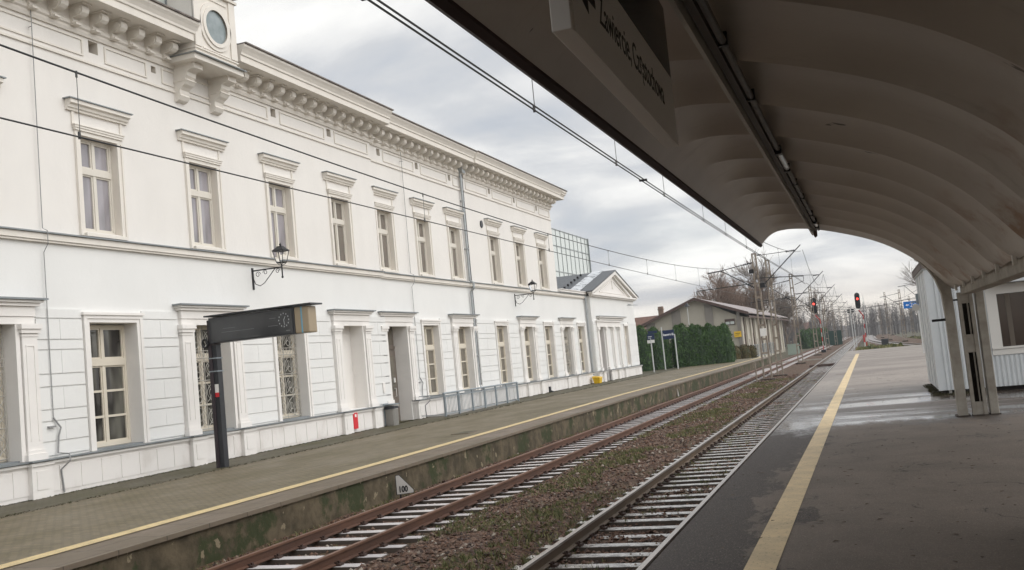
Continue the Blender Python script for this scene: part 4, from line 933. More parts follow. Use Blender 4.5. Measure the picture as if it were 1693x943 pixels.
def shell(sign):
    mb = MB(); ysn = [YE, YE-.6, YE-1.149]; 
    y = YE-1.15
    while y > YB_: 
        for k in (.05, .1, .15, .2, .26, .32, .38, .46, .6, .75, .90, .95, 1.0): ysn.append(y-PER*k)
        y -= PER
    vs = []; L = [0]
    for i in range(1, nA): L.append(L[-1]+(AR[i]-AR[i-1]).length)
    for y in ysn:
        for i, p in enumerate(AR):
            tg = (AR[min(i+1, nA-1)]-AR[max(i-1, 0)]).normalized(); nn = Vector((-tg.y, tg.x)); 
            if nn.y < 0: nn = -nn
            h = flute(y, L[i]/L[-1]); q = p+nn*h
            x = q.x if sign > 0 else 3.42-q.x
            vs.append((x, y, q.y))
    n0 = len(vs)
    for y in ysn:       # upper skin
        for i, p in enumerate(AR):
            x = p.x if sign > 0 else 3.42-p.x; u_ = L[i]/L[-1]; k = min(1, max(0.0, (u_-0.03)/0.12))
            vs.append((x+(.0 if 0 < i < nA-1 else 0), y, p.y+.07+.42*k))
    N_ = len(ysn); fs = []; ms = []
    for j in range(N_-1):
        for i in range(nA-1):
            a, b, c, d = j*nA+i, j*nA+i+1, (j+1)*nA+i+1, (j+1)*nA+i
            fs.append((a, b, c, d)); fs.append((d+n0, c+n0, b+n0, a+n0))
        a, d = j*nA, (j+1)*nA; fs.append((a, d, d+n0, a+n0)); a += nA-1; d += nA-1; fs.append((a, a+n0, d+n0, d))
    for i in range(nA-1):
        fs.append((i, i+n0, i+1+n0, i+1)); k = (N_-1)*nA; fs.append((k+i, k+i+1, k+i+1+n0, k+i+n0))
    mb.add(vs, fs); return mb
def canopy_material():
    M_, t, b, vec = newmat('weathered canopy concrete'); sp = N(t, 'ShaderNodeSeparateXYZ'); t.links.new(vec, sp.inputs[0])
    X = sp.outputs[0]      # measured from the canopy's base
    c = pmix(t, mr(t, tn(t, vec, 0.8, 5), 0.35, 0.65), (0.41, 0.365, 0.32), (0.48, 0.43, 0.38))
    c = pmix(t, mr(t, tn(t, vec, 2.0, 7, 0.7, sc=(0.6, 3, 1)), 0.58, 0.72, 0, 0.45), c, (0.27, 0.22, 0.18))
    chips = tn(t, vec, 4.5, 3, 0.5, sc=(0.45, 1.6, 1), loc=(2, 8, 0)); c = pmix(t, mr(t, chips, 0.735, 0.75), c, (0.05, 0.04, 0.033))
    rust = mth(t, 'MULTIPLY', mr(t, X, -0.85, -0.35), mr(t, tn(t, vec, 1.4, 6, 0.65, loc=(4, 1.3, 0)), 0.50, 0.62)); c = pmix(t, mth(t, 'MULTIPLY', rust, 0.7), c, (0.22, 0.095, 0.03))
    t.links.new(c, b.inputs['Base Color']); b.inputs['Roughness'].default_value = 0.40; b.inputs['Specular IOR Level'].default_value = 0.5
    bp = N(t, 'ShaderNodeBump'); bp.inputs['Distance'].default_value = 0.004; bp.inputs['Strength'].default_value = 0.3
    t.links.new(tn(t, vec, 35, 4), bp.inputs['Height']); t.links.new(bp.outputs[0], b.inputs['Normal']); return M_
CONC = canopy_material()
cano = thing('platform_canopy', 'dark ribbed concrete shell canopy arching over the right platform', 'platform canopy', (1.6, YE, .78))
o = shell(1).obj('roof_shell', CONC, cano, world=True, smooth=True); shell(-1).obj('roof_shell', CONC, cano, world=True, smooth=True)
for ob in cano.children:
    es = ob.modifiers.new('edges', 'EDGE_SPLIT'); es.split_angle = radians(20)
mb = MB(); mb.prism([(-1.84, 4.30), (-1.79, 4.27), (-1.75, 4.30), (-1.77, 4.42), (-1.84, 4.42)], 'y', YB_, YE+.03); mb.obj('roof_edge', LIP, cano, world=True)
# end rib that turns down into a leg
mb = MB(); legc = [(.95, 3.665), (1.12, 3.46), (1.22, 3.26), (1.29, 3.0), (1.31, 2.6), (1.31, .78)]; lego = [(1.14, 3.72), (1.30, 3.56), (1.42, 3.36), (1.46, 3.05), (1.47, 2.6), (1.47, .78)]
mb.prism(legc+lego[::-1], 'y', YE-.32, YE-.02); mb.obj('leg', CONCB, cano, world=True, bevel=.012)
mb = MB(); mb.box(1.83, 1.97, YE-.34, YE, .78, 3.0); mb.obj('leg', CONCB, cano, world=True, bevel=.012)
mb = MB(); x0, x1 = 1.54, 1.79; ya, yb = YE-.30, YE-.22
for z0, z1 in ((.78, 1.02), (1.90, 2.22), (2.78, 2.98)): mb.box(x0+.06, x1-.06, ya, yb, z0, z1)
for z0, z1 in ((1.02, 1.90), (2.22, 2.78)): mb.box(x0+.14, x0+.165, ya+.03, yb-.02, z0, z1)
mb.box(x0, x0+.06, ya-.02, yb+.02, .78, 2.98); mb.box(x1-.06, x1, ya-.02, yb+.02, .78, 2.98)
for z in (.92, 2.08): mb.box(x0+.10, x1-.10, ya-.004, ya, z, z+.012)
mb.obj('bracing_panel', CONCB, cano, world=True, bevel=.005)
mb = MB(); mb.box(x0+.05, x1-.05, yb+.10, yb+.14, .78, 2.98); mb.obj('bracing_back', DARKOP, cano, world=True)
for q in ((1.46, 1.56, YE-.30, YE-.24, 2.84, 2.87), (1.08, 1.31, YE-.2, YE-.16, 2.50, 2.545)):
    mb = MB(); mb.box(*q); mb.obj('tie_iron', BLACKM, cano, world=True)
mb = MB(); mb.box(1.60, 1.85, YB_, YE-.36, 2.94, 3.14); mb.box(1.56, 1.62, YB_, YE-.36, 3.14, 3.17); mb.obj('beam', CONCB, cano, world=True, bevel=.01)
mb = MB(); mb.box(1.66, 1.76, YB_, 9.0, .80, 2.938); mb.obj('added_shade_panel', CONCB, cano, world=True)  # unseen panel added to cut light from the right off the canopy underside
mb = MB(); mb.box(-1.0, 1.65, -12, -2.6, .79, 4.1); mb.box(1.77, 4.6, -12, -2.6, .79, 4.1); mb.obj('added_shade_block', CONCB, cano, world=True)  # unseen block added behind the camera to shade the canopy ribs
for yb_ in (7.0, -6.5, -20, -34):
    for xx in (1.31, 1.83):
        mb = MB(); mb.box(xx, xx+.15, yb_-.32, yb_, .78, 2.94); mb.obj('leg', CONCB, cano, world=True, bevel=.012)
mb = MB(); mb.box(1.27, 1.51, YE-.36, YE+.02, .784, .80); mb.box(1.53, 1.80, YE-.34, YE-.18, .784, .797); mb.box(1.815, 1.99, YE-.37, YE+.03, .784, .80); mb.obj('foot_pad', mat('stained mortar', (0.12, 0.10, 0.085), 0.9, var=0.4, vscale=8), cano, world=True)
tabs = None; y = YE-1.15; k = 0
while y > 6:
    if tabs is None:
        mb = MB(); mb.box(-.02, .015, -.05, .05, -.10, .10); tabs = mb.obj('fixing_tab', mat('pale fixing tab', (0.55, 0.52, 0.46), 0.7), cano, (1.475-1.6, y-YE, 3.10-.78))
    else:
        c = tabs.copy(); COL.objects.link(c); c.parent = cano; c.location = (1.475-1.6, y-YE, 3.10-.78)
    y -= PER; k += 1
# rust streaks on the shell foot near the column
for (yy, xx, zz, r) in ((17.2, 1.06, 3.62, .11), (15.7, 1.10, 3.63, .13)):
    pass
# lighting trunk under the canopy
t = thing('light_fitting', 'long lighting trough with tubes and conduit under the canopy ceiling', 'light fitting', (-.76, YE, 4.4))
mb = MB(); mb.prism([(-.05, -.03), (-.02, -.035), (-.01, .12), (-.05, .12)], 'y', YB_-YE, -.05); mb.obj('edge_strip', mat('pale light trough edge', (0.42, 0.40, 0.36), 0.5), t)
mb = MB(); mb.box(-.008, .05, YB_-YE, -.1, .03, .10); mb.box(.045, .055, YB_-YE, -.1, .01, .10); mb.obj('trough', mat('dirty brown trough', (0.09, 0.075, 0.062), 0.6), t)
mb = MB(); mb.tube([(.095, YB_-YE, .03), (.095, -.4, .03)], .027, 8); mb.obj('conduit', PIPEM, t)
for a, b in ((-9.0, -7.9), (-1.9, -1.2)):
    mb = MB(); mb.tube([(.095, a, .02), (.095, b, .02)], .031, 10); mb.obj('tube', TUBEM, t)
    for q in (a-.09, b):
        mb = MB(); mb.box(.06, .13, q, q+.09, -.025, .07); mb.obj('lamp_holder', BLACKM, t)
for yy in (-3.0, -5.2, -6.6, -11.5, -13.1):
    mb = MB(); mb.box(.064, .126, yy, yy+.04, -.002, .09); mb.obj('conduit_clip', BLACKM, t)
mb = MB(); mb.prism([(-.03, .09), (.05, .09), (.045, -.05), (.0, -.08), (-.02, -.04)], 'y', -.02, .03); mb.obj('drain_spout', mat('brown drip spout', (0.16, 0.10, 0.08), 0.7), t)
# hanging direction sign
t = thing('direction_sign', 'hanging platform sign with a dark upper panel and black destination lettering on white', 'direction sign', (-.86, 3.26, 3.66))
t.rotation_euler = (0, 0, math.atan2(.055, 2.32))
LEN = 2.34
mb = MB(); mb.box(-.075, 0, 0, LEN, 0, .84); sb = mb.obj('sign_box', mat('pale sign housing', (0.74, 0.71, 0.68), 0.45), t, bevel=.004)
mb = MB(); mb.box(0, .004, .035, LEN-.01, .0, .405); mb.obj('sign_panel', WHITES, sb)
mb = MB(); mb.box(0, .004, .035, LEN-.01, .407, .83); mb.obj('dark_sign_panel', BLACKS, sb)
text('lettering', 'Zawiercie, Częstochowa', .185, INK, sb, (.0045, .47, .165), (radians(90), 0, radians(90)), depth=.001, sx=.80)
mb = MB(); mb.prism([(.18, .17), (.28, .30), (.28, .235), (.41, .235), (.41, .20), (.28, .20), (.28, .14)], 'x', .0042, .006); mb.obj('arrow', INK, sb)
text('lettering', 'Kierunek', .17, GREYINK, sb, (.0045, .55, .56), (radians(90), 0, radians(90)), depth=.001, sx=.80)
for yy in (.25, LEN-.2):
    mb = MB(); mb.box(-.05, -.025, yy-.02, yy+.02, .84, 1.0); mb.obj('hanger', BLACKM, t)

# ------------------------------------------------------------------ kiosk
t = thing('platform_kiosk', 'pale blue grey sheet clad kiosk with a white framed window at the canopy end', 'kiosk', (1.38, 24.9, .78))
mb = MB(); Wk, Dk = 3.6, 4.6
mb.box(0, Wk, 0, Dk, .10, 2.45); 
mb.box(0, 1.22, 0, Dk, 2.45, 2.98)
# corrugation ribs on the front (-Y) and panel joints on the left side
x = .16
while x < Wk: 
    if x < 1.18 or True: mb.prism([(x, 0), (x+.012, -.022), (x+.05, -.022), (x+.062, 0)], 'z', .10, .80 if x > 1.22 else 2.9)
    x += .10
for yy in (1.2, 2.4, 3.5): mb.box(-.012, 0, yy, yy+.02, .1, 2.98)
mb.box(-.02, .10, -.02, 0, .1, 2.98); mb.box(-.02, 0, 0, .1, .1, 2.98)
mb.obj('wall', KIOSKM, t)
mb = MB(); mb.box(1.22, Wk, -.03, .0, .82, .95); mb.box(1.22, Wk, -.05, .0, .955, 1.0); mb.box(1.22, 1.45, -.035, .0, 1.0, 2.45); mb.box(1.45, Wk, -.035, 0, 2.22, 2.45); mb.box(2.55, 2.66, -.035, 0, 1.0, 2.22)
wf = mb.obj('window_frame', KIOSKW, t)
mb = MB(); mb.box(1.45, 2.55, -.012, -.004, 1.0, 2.22); mb.box(2.66, Wk, -.012, -.004, 1.0, 2.22); mb.obj('pane', KGLASS, wf)
mb = MB(); mb.box(1.62, 1.72, .0, -.02, 1.0, 2.2); mb.obj('curtain', mat('drab curtain', (0.12, 0.10, 0.08), 0.9), wf)
mb = MB(); mb.box(-.05, 1.24, -.06, Dk+.05, 2.98, 3.00, 1); mb.box(-.07, 1.24, -.08, Dk+.06, 3.0, 3.14, 0)
mb.prism([(-.08, 3.14), (1.26, 3.14), (1.26, 3.17), (-.08, 3.17)], 'y', -.09, Dk+.07, 0)
mb.obj('roof', [KROOF, KIOSKM], t)
mb = MB(); mb.box(1.24, Wk+.2, -.35, Dk, 2.46, 2.60); mb.obj('eave', KIOSKM, t)
mb = MB(); mb.box(0.15, Wk-.1, .12, Dk-.1, 0, .10); mb.obj('base_frame', DARKOP, t)
mb = MB(); mb.box(.2, .26, .05, .1, -.0, .1); mb.obj('pipe', KIOSKW, t)
t = thing('loudspeaker', 'small grey horn loudspeaker fixed to the side of the kiosk', 'loudspeaker', (1.36, 28.9, 2.98))
mb = MB(); mb.tube([(-.04, .05, .0), (-.06, -.05, -.01), (-.10, -.22, -.04)], .03, 10, r2=.10); mb.obj('horn', KIOSKW, t); mb = MB(); mb.box(-.06, 0, -.1, .1, .06, .34); mb.box(-.2, 0, -.03, .03, .1, .14); mb.obj('speaker_bracket', STEEL, t)
# moss and litter under the kiosk
mb = MB(); random.seed(12)
for i in range(420): tuft(1.38+random.uniform(-.15, .6) if i % 2 else 1.36+random.uniform(-.12, .05), 24.9-random.uniform(-.05, .12) if i % 2 else 24.9+random.uniform(0, 4.5), .78, .05, 3)
tag(mb.obj('kiosk_moss', mat('dry moss', (0.05, 0.045, 0.02), 0.9)), 'thin dry moss and weeds growing along the kiosk foot', 'moss', kind='stuff')

# ------------------------------------------------------------------ catenary masts
def lattice(mb, x, y, z0, z1, wb, wt, d=.14, step=.9, mi=0):
    for s in (-1, 1):
        mb.prism([(x+s*wb/2-.05, z0), (x+s*wb/2+.05, z0), (x+s*wt/2+.045, z1), (x+s*wt/2-.045, z1)], 'y', y-d/2, y+d/2, mi)
    z = z0+.7
    while z < z1-.2:
        w = wb+(wt-wb)*(z-z0)/(z1-z0); mb.box(x-w/2, x+w/2, y-d/2-.008, y-d/2, z, z+.12, mi); mb.box(x-w/2, x+w/2, y+d/2, y+d/2+.008, z, z+.12, mi); z += step
def insul(mb, a, b, mi=1):
    a, b = Vector(a), Vector(b)
    mb.tube([a, b], .03, 6, mi)
    for k in range(5): c = a+(b-a)*(k+.5)/5; dd = (b-a).normalized()*.02; mb.tube([c-dd, c+dd], .07, 6, mi)
def mast(x, y, h, lab, left=True, right=True, wb=.42, tilt=0, s=1.0, zl_=7.35, zr=7.95, extra=False):
    t = thing('catenary_mast', lab, 'catenary mast', (x, y, -.25), group='masts along the tracks')
    t.rotation_euler = (0, tilt, 0)
    mb = MB(); mb.box(-.45, .45, -.4, .4, -.2, .18); mb.obj('mast_foot', mat('dirty mast footing', (0.06, 0.045, 0.035), 0.9), t)
    mb = MB(); lattice(mb, 0, 0, .15, h, wb, .22); mb.box(-.14, .14, -.1, .1, h-.05, h+.03); mb.obj('mast_pole', MASTC, t)
    if left:
        mb = MB(); mb.tube([(-.1, 0, h-.55), (-2.55, 0, h-.90)], .03, 6); mb.tube([(-.15, 0, 6.05), (-2.2, 0, h-.85)], .035, 6); mb.tube([(-2.1, 0, h-.85), (-3.05, 0, h-.92)], .045, 6)
        mb.tube([(-.15, 0, 6.35), (-3.9, 0, 6.25)], .03, 6); insul(mb, (-.15, 0, h-.56), (-.75, 0, h-.65)); insul(mb, (-.15, 0, 6.05), (-.7, 0, 6.38)); mb.tube([(-3.9, 0, 6.25), (-3.9, 0, 6.0)], .03, 5); mb.tube([(-2.2, 0, h-.85), (-2.3, 0, 6.30)], .012, 4)
        mb.obj('cantilever', [WIRE, BLACKM], t)
    if right:
        mb = MB(); mb.tube([(.15, 0, 5.95), (2.95, 0, 8.45)], .035, 6); mb.tube([(.1, 0, h-.15), (2.60, 0, 8.15)], .022, 6); insul(mb, (.15, 0, 5.95), (.65, 0, 6.4)); insul(mb, (2.0, 0, 8.12), (2.55, 0, 8.15))
        mb.tube([(.15, 0, 6.65), (2.9, 0, 6.45)], .03, 6); mb.tube([(2.9, 0, 6.5), (2.9, 0, 6.15), (2.3, 0, 5.95)], .02, 5); mb.tube([(.15, 0, 5.0), (2.1, 0, 5.2)], .01, 4)
        mb.obj('cantilever', [WIRE, BLACKM], t)
    if extra:
        mb = MB(); mb.box(-.15, .25, -.16, -.13, 2.9, 3.4, 0); mb.box(-.4, -.1, -.2, .2, 7.0, 7.25, 1); mb.box(.2, .5, -.2, .1, 6.0, 6.3, 1); mb.obj('mast_plate', [WHITES, BLACKM], t)
    return t
mast(-6.42, 64.0, 8.25, 'nearest weathered steel mast between the tracks, carrying both wire brackets', extra=True, wb=.5)
mast(-6.05, 68.8, 8.1, 'weathered steel mast close behind the nearest one, with no bracket of its own', left=False, right=False, wb=.36)
mast(-6.33, 94.3, 8.5, 'slim lattice mast between the tracks, next beyond the nearest pair')
for i, (yy, hh) in enumerate(((124, 8.5), (158, 8.5), (198, 8.6), (245, 8.6), (300, 8.6))):
    mast(-6.25, yy, hh, ['lattice mast between the tracks just in front of the left red signal', 'lattice mast between the tracks just behind the left red signal', 'distant lattice mast behind the two signals', 'very distant small mast on the left track line', 'most distant mast where the tracks meet'][i])
# masts in the yard on the right
RM = [(7.6, 150, 9.2), (5.3, 172, 8.6), (11.5, 185, 9.5), (3.6, 205, 9.5), (16.0, 215, 11), (9.0, 232, 9.0), (22, 240, 12), (2.9, 262, 8.8), (13, 275, 9.5), (6.3, 310, 9)]
RL = ['dark mast nearest the right edge track beyond the platform', 'dark mast right of the curving track', 'tall dark mast behind the blue platform sign', 'dark tapering mast above the curved track', 'tall mast at the right beside the kiosk edge', 'mid distance dark mast in the right hand yard', 'tallest far mast near the kiosk roof', 'small dark mast by the distant bend', 'far thin mast at the wood edge', 'farthest thin mast in the right hand yard']
for (x, y, h), l in zip(RM, RL): mast(x, y, h, l, left=(h < 9.3), right=False, wb=.55)

# ------------------------------------------------------------------ overhead wires
def wire(lab, pts, r, m_=WIRE, nm='overhead_wire', cat='overhead wire', drops=None):
    mb = MB(); mb.tube(pts, r, 5); o = mb.obj(nm, m_); tag(o, lab, cat); return o
def msg_l(y): return 6.17+1.15*((y-27.5)/37.5)**2
def con_l(y): return 5.66+.12*max(0, (y-35)/30)
def msg_r(y): return 5.98+1.9*(max(0, abs(y-22))/43.0)**2
XL, XR = -8.5, -3.5
t = thing('catenary', 'pair of overhead wires with droppers running past the station facade', 'overhead wires', (XL, 0, 5))
def cat_part(t, x, y0, y1, fm, fc, double, drops, rm=.013, rc=.011, step=3.0):
    n = max(2, int((y1-y0)/step)); ysn = [y0+(y1-y0)*k/n for k in range(n+1)]
    mb = MB(); mb.tube([(x, y, fm(y)) for y in ysn], rm, 5); mb.obj('carrier_wire', WIRE, t, world=True)
    for dx_ in ((0, .062) if double else (0,)):
        mb = MB(); mb.tube([(x+dx_, y, fc(y)) for y in ysn], rc, 5); mb.obj('contact_wire', WIRE, t, world=True)
    for y in drops:
        mb = MB(); mb.tube([(x, y, fm(y)), (x, y, fc(y))], .0055, 4); mb.tube([(x-.01, y, fc(y)-.02), (x-.01, y, fc(y)+.07)], .018, 5); mb.tube([(x, y, fm(y)-.06), (x, y, fm(y)+.02)], .014, 5); mb.obj('dropper', WIREG if y > 12 else WIRE, t, world=True)
cat_part(t, XL, -10, 64, msg_l, con_l, False, [8.95, 18.5, 27.0, 34, 40.5, 47, 54])
t = thing('catenary', 'overhead wire set seen against the sky above the right track', 'overhead wires', (XR, 0, 5))
cat_part(t, XR, -10, 64.5, msg_r, lambda y: 5.52+.0002*(y-20)**2 if y < 50 else 5.70, True, [11.1, 15.2, 19.1, 24, 28, 33, 39, 46, 54])
mb = MB(); mb.box(-.04, .10, -.02, .02, -.015, .02)
for y in (6.85, 17.0, 36.5): tagc = mb.obj('wire_clamp', BLACKM, t, (0, y, 5.52+.0002*(y-20)**2-5))
def span_wires(x, a, b, za, fc, lab):
    t = thing('catenary', lab, 'overhead wires', (x, a, 5))
    fm = lambda y: fc+.55+(za-fc-.55)*((y-(a+b)/2)/((b-a)/2))**2
    cat_part(t, x, a, b, fm, lambda y: fc, False, [a+(b-a)*k/6 for k in range(1, 6)], rm=.014, rc=.013, step=4)
MY = [64.5, 94.3, 124, 158, 198, 245, 300]
nm_ = ['first', 'second', 'third', 'fourth', 'fifth', 'last']
for i in range(6):
    span_wires(XR+.1, MY[i], MY[i+1], 7.9, 5.75, 'overhead wires above the right track in the %s mast bay beyond the nearest mast' % nm_[i])
    span_wires(XL, MY[i], MY[i+1], 7.35, 5.8, 'overhead wires above the left track in the %s mast bay beyond the nearest mast' % nm_[i])
for k, (xa, ya, za, xb, yb2, zb, l) in enumerate(((7.6, 150, 7.6, 3.6, 205, 7.5, 'thin wire sagging between the first two dark yard masts on the right'), (11.5, 185, 8.0, 9.0, 232, 7.5, 'thin wire at the far right between yard masts'), (-6, 198, 6.2, 16, 215, 6.4, 'long cross wire spanning the yard behind the signals'), (-6, 245, 7.0, 22, 240, 7.6, 'higher cross wire spanning the far yard'), (-6, 158, 5.9, 7.6, 150, 6.4, 'nearest cross wire reaching over to the right hand yard'))):
    wire(l, [(xa+(xb-xa)*j/8, ya+(yb2-ya)*j/8, za+(zb-za)*j/8-.5*sin(pi*j/8)) for j in range(9)], .022)

# ------------------------------------------------------------------ signals and small railway signs
def signal(x, y, lab, base_x):
    t = thing('railway_signal', lab, 'railway signal', (base_x, y, -.25), group='red light signals')
    dx_ = x-base_x
    mb = MB(); 
    for k in range(7): mb.tube([(0, 0, .4+k*.6), (0, 0, .4+k*.6+.6)], .06, 8, mi=k % 2)
    mb.tube([(0, 0, 4.5), (dx_, -.2, 5.3)], .07, 6, 0); mb.box(-.3, .3, -.3, .3, 0, .45, 2)
    mb.obj('signal_post', [RAILHW, SIGW, DARKM], t)
    hd = MB(); pr = [(.33*cos(a), .33*sin(a)+.75) for a in [pi*k/8 for k in range(9)]]+[(.33*cos(a), .33*sin(a)-.75) for a in [pi+pi*k/8 for k in range(9)]]
    hd.prism(pr, 'y', -.10, .05); h_ = hd.obj('signal_head', BLACKM, t, (dx_, -.2, 6.55))
    for k, z in enumerate((.75, .25, -.25, -.75)):
        mb = MB(); mb.tube([(0, -.10, z), (0, -.26, z)], .15, 12, caps=False); mb.obj('hood', DARKM, h_)
        mb = MB(); mb.prism([(.115*cos(2*pi*j/14), .115*sin(2*pi*j/14)+z) for j in range(14)], 'y', -.13, -.101)
        o = mb.obj('lamp_lens', LAMPR if k == 1 else DARKM, h_)
        if k == 1: o['label'] = 'lit red lamp'
    mb = MB(); mb.box(-.35, .35, .2, .5, 4.9, 4.95); mb.tube([(.3, .2, .3), (.25, .2, 7.2)], .03, 5); mb.obj('ladder', POST, t)
    return t
signal(-6.72, 139.5, 'left red light signal head on a bent red and white post', -6.17)
signal(-1.03, 137.5, 'right red light signal head beside the platform end, on a red and white post', -.55)
t = thing('chequered_board', 'small black and white chequered board on a thin post near the right signal', 'railway board', (-1.95, 130, -.25))
mb = MB(); mb.tube([(-.05, 0, 0), (-.05, 0, 5.0)], .05, 6); mb.tube([(.25, 0.1, 0), (.25, 0.1, 3.9)], .04, 6); mb.obj('post', POST, t)
mb = MB(); mb.box(-.42, .42, -.06, -.03, 4.9, 5.42); bd = mb.obj('board', WHITES, t); mb = MB(); mb.box(-.40, -.06, -.07, -.061, 5.19, 5.39); mb.box(.06, .40, -.07, -.061, 5.19, 5.39); mb.box(-.40, -.06, -.07, -.061, 4.93, 5.12); mb.box(.06, .40, -.07, -.061, 4.93, 5.12); mb.obj('board_mark', INK, bd)
t = thing('striped_post', 'red topped low marker post at the end of the right platform', 'marker post', (-.55, 96, -.25)); mb = MB()
mb.tube([(0, 0, 0), (0, 0, .7)], .07, 8, 0); mb.tube([(0, 0, .7), (0, 0, 1.5)], .07, 8, 1); mb.tube([(0, 0, 1.5), (0, 0, 2.2)], .07, 8, 0); mb.obj('post', [RAILHW, SIGW], t); mb = MB(); mb.box(-.25, .25, -.2, .2, 0, .25); mb.obj('post_foot', DARKM, t)
mb = MB(); mb.box(-4.9, -1.0, 82.0, 82.5, -.19, -.02); tag(mb.obj('crossing_board', BROWNW), 'dark timber crossing board lying across the right track', 'crossing board')
mb = MB(); mb.box(-9.8, -4.9, 104, 104.5, -.2, -.10); tag(mb.obj('crossing_board', CONCB), 'pale cable duct strip crossing towards the left track', 'cable duct')
for i, (x, y, h) in enumerate(((-6.85, 61.5, 1.15), (-10.75, 104, 1.2))):
    t = thing('marker_post', ['short pale marker post at the foot of the nearest mast', 'pale post with a white head at the far end of the left platform'][i], 'marker post', (x, y, -.22 if i == 0 else .5)); mb = MB(); mb.tube([(0, 0, 0), (0, 0, h)], .045, 6); mb.obj('post', MASTC, t); mb = MB(); mb.box(-.06, .06, -.06, .06, h, h+.15); mb.obj('post_cap', MASTC, t)
t = thing('platform_number_sign', 'blue hanging sign with arrows and the number 2 beside the kiosk', 'platform sign', (2.0, 60, .78))
mb = MB(); mb.box(0, .80, -.04, .04, 2.64, 3.03); b_ = mb.obj('sign_board', BLUE, t); mb = MB(); mb.box(.72, .80, .05, .13, 0, 3.2); mb.obj('post', POST, t)
text('lettering', '2', .34, WINK, b_, (.33, -.045, 2.71), (radians(90), 0, 0)); text('lettering', '←', .26, WINK, b_, (.06, -.045, 2.73), (radians(90), 0, 0)) if False else None
for x0, sg in ((.20, -1), (.60, 1)):
    mb = MB(); mb.prism([(x0+sg*.10, 2.83), (x0, 2.90), (x0, 2.85), (x0-sg*.09, 2.85), (x0-sg*.09, 2.81), (x0, 2.81), (x0, 2.76)], 'y', -.048, -.041); mb.obj('arrow', WINK, b_)
# station name board and small departures post on the left platform
t = thing('station_name_board', 'navy station name board with white lettering on two pale posts before the hedge', 'station sign', (-17.85, 88.9, .5))
mb = MB(); mb.box(-.04, 1.02, -.03, .03, 2.80, 3.62); b_ = mb.obj('sign_board', NAVY, t); mb = MB(); mb.box(-.05, 1.12, -.036, -.031, 2.98, 3.30); 
text('lettering', 'Sosnowiec Gł.', .28, WINK, b_, (-.01, -.038, 3.12), (radians(90), 0, 0), sx=.62, bold=.012)
for xx in (-.12, 1.05):
    mb = MB(); mb.tube([(xx, .0, 0), (xx, .0, 3.95 if xx < 0 else 3.2)], .06, 8); mb.obj('post', POST, t)
t = thing('platform_info_post', 'pale post with a stack of small navy and white plates, left of the name board', 'information post', (-18.0, 84.0, .5))
mb = MB(); mb.tube([(0, 0, 0), (0, 0, 2.95)], .06, 8); mb.obj('post', POST, t); mb = MB(); mb.box(-.30, .35, -.05, -.01, 2.85, 3.35); q = mb.obj('sign_board', NAVY, t)
mb = MB(); mb.box(-.22, .12, -.056, -.051, 3.10, 3.14); mb.box(-.22, .05, -.056, -.051, 2.98, 3.01); mb.obj('lettering', WINK, q); mb = MB(); mb.box(-.32, .32, -.05, -.01, 2.55, 2.82); mb.obj('sign_board', WHITES, t)
mb = MB(); mb.box(-.2, .6, .05, .09, 3.38, 3.6); mb.obj('sign_board', NAVY, t)

# ------------------------------------------------------------------ hedges and shrubs
def hedge(name, lab, cat, lobes, n, mt, core=THUJA, leaf=.16):
    t = thing(name, lab, cat, (lobes[0][0], lobes[0][1], .45)); base = Vector(t.location)
    cmb = MB(); lf = MB(); rng = random.Random(len(lab)*7+n)
    for (x, y, z0, rx_, ry, h) in lobes:
        prof_ = [(0, .95), (.25, 1.0), (.5, .98), (.7, .88), (.85, .68), (.95, .40), (1.0, .08)]
        vs = []
        for (u, k) in prof_:
            for j in range(14):
                a = 2*pi*j/14; q = 1+.24*noise.noise(Vector((x*1.3+cos(a)*2.2, y+sin(a)*2.2, u*6)))
                vs.append((x+rx_*.9*k*q*cos(a), y+ry*.9*k*q*sin(a), z0+h*u*.97))
        cmb.add(vs, [(i*14+j, i*14+(j+1) % 14, (i+1)*14+(j+1) % 14, (i+1)*14+j) for i in range(6) for j in range(14)]+[tuple(84+j for j in range(14))])
        for _ in range(n):
            u = rng.random(); a = rng.uniform(0, 2*pi)
            k = 1.0
            for (u0, k0), (u1, k1) in zip(prof_, prof_[1:]):
                if u0 <= u <= u1: k = k0+(k1-k0)*(u-u0)/(u1-u0)
            q = 1+.24*noise.noise(Vector((x*1.3+cos(a)*2.2, y+sin(a)*2.2, u*6)))
            rr = rng.uniform(.80, 1.10)
            c = Vector((x+rx_*k*q*cos(a)*rr, y+ry*k*q*sin(a)*rr, z0+h*u)); s = leaf*rng.uniform(.5, 1.3)
            d1 = Vector((rng.uniform(-1, 1), rng.uniform(-1, 1), rng.uniform(.2, 1.6))).normalized()*s; d2 = Vector((rng.uniform(-1, 1), rng.uniform(-1, 1), rng.uniform(-.5, .5))).normalized()*s*.45
            lf.add([c-d2*.6, c+d2*.6, c+d1+d2*.2, c+d1-d2*.3], [(0, 1, 2, 3)])
    cmb.obj('foliage_core', core, t, world=True, smooth=True); lf.obj('foliage', mt, t, world=True)
    return t
hedge('thuja_hedge', 'dark clipped thuja at the end of the station, left of the name board', 'hedge', [(-20.4, 90.8, .45, .85, 1.0, 4.4), (-19.5, 92.4, .45, .9, 1.0, 4.1), (-18.9, 93.6, .45, .7, .9, 3.7)], 2600, LEAF)
lob = []
for k in range(10):
    f_ = k/9; lob.append((-17.6+4.2*f_, 94.4+2.6*f_, .45, .70+.22*((k*5) % 3)/2, .95, 4.1+.22*sin(k*2.3)-.05*k))
hedge('thuja_hedge', 'long dense green thuja hedge with a bumpy top beside the platform', 'hedge', lob, 2400, LEAF)
hedge('conifer', 'small pointed dark conifer at the right end of the long hedge', 'conifer', [(-14.2, 104.5, .45, .45, .5, 2.7), (-13.9, 105, .45, .35, .4, 2.2)], 900, LEAF, leaf=.12)
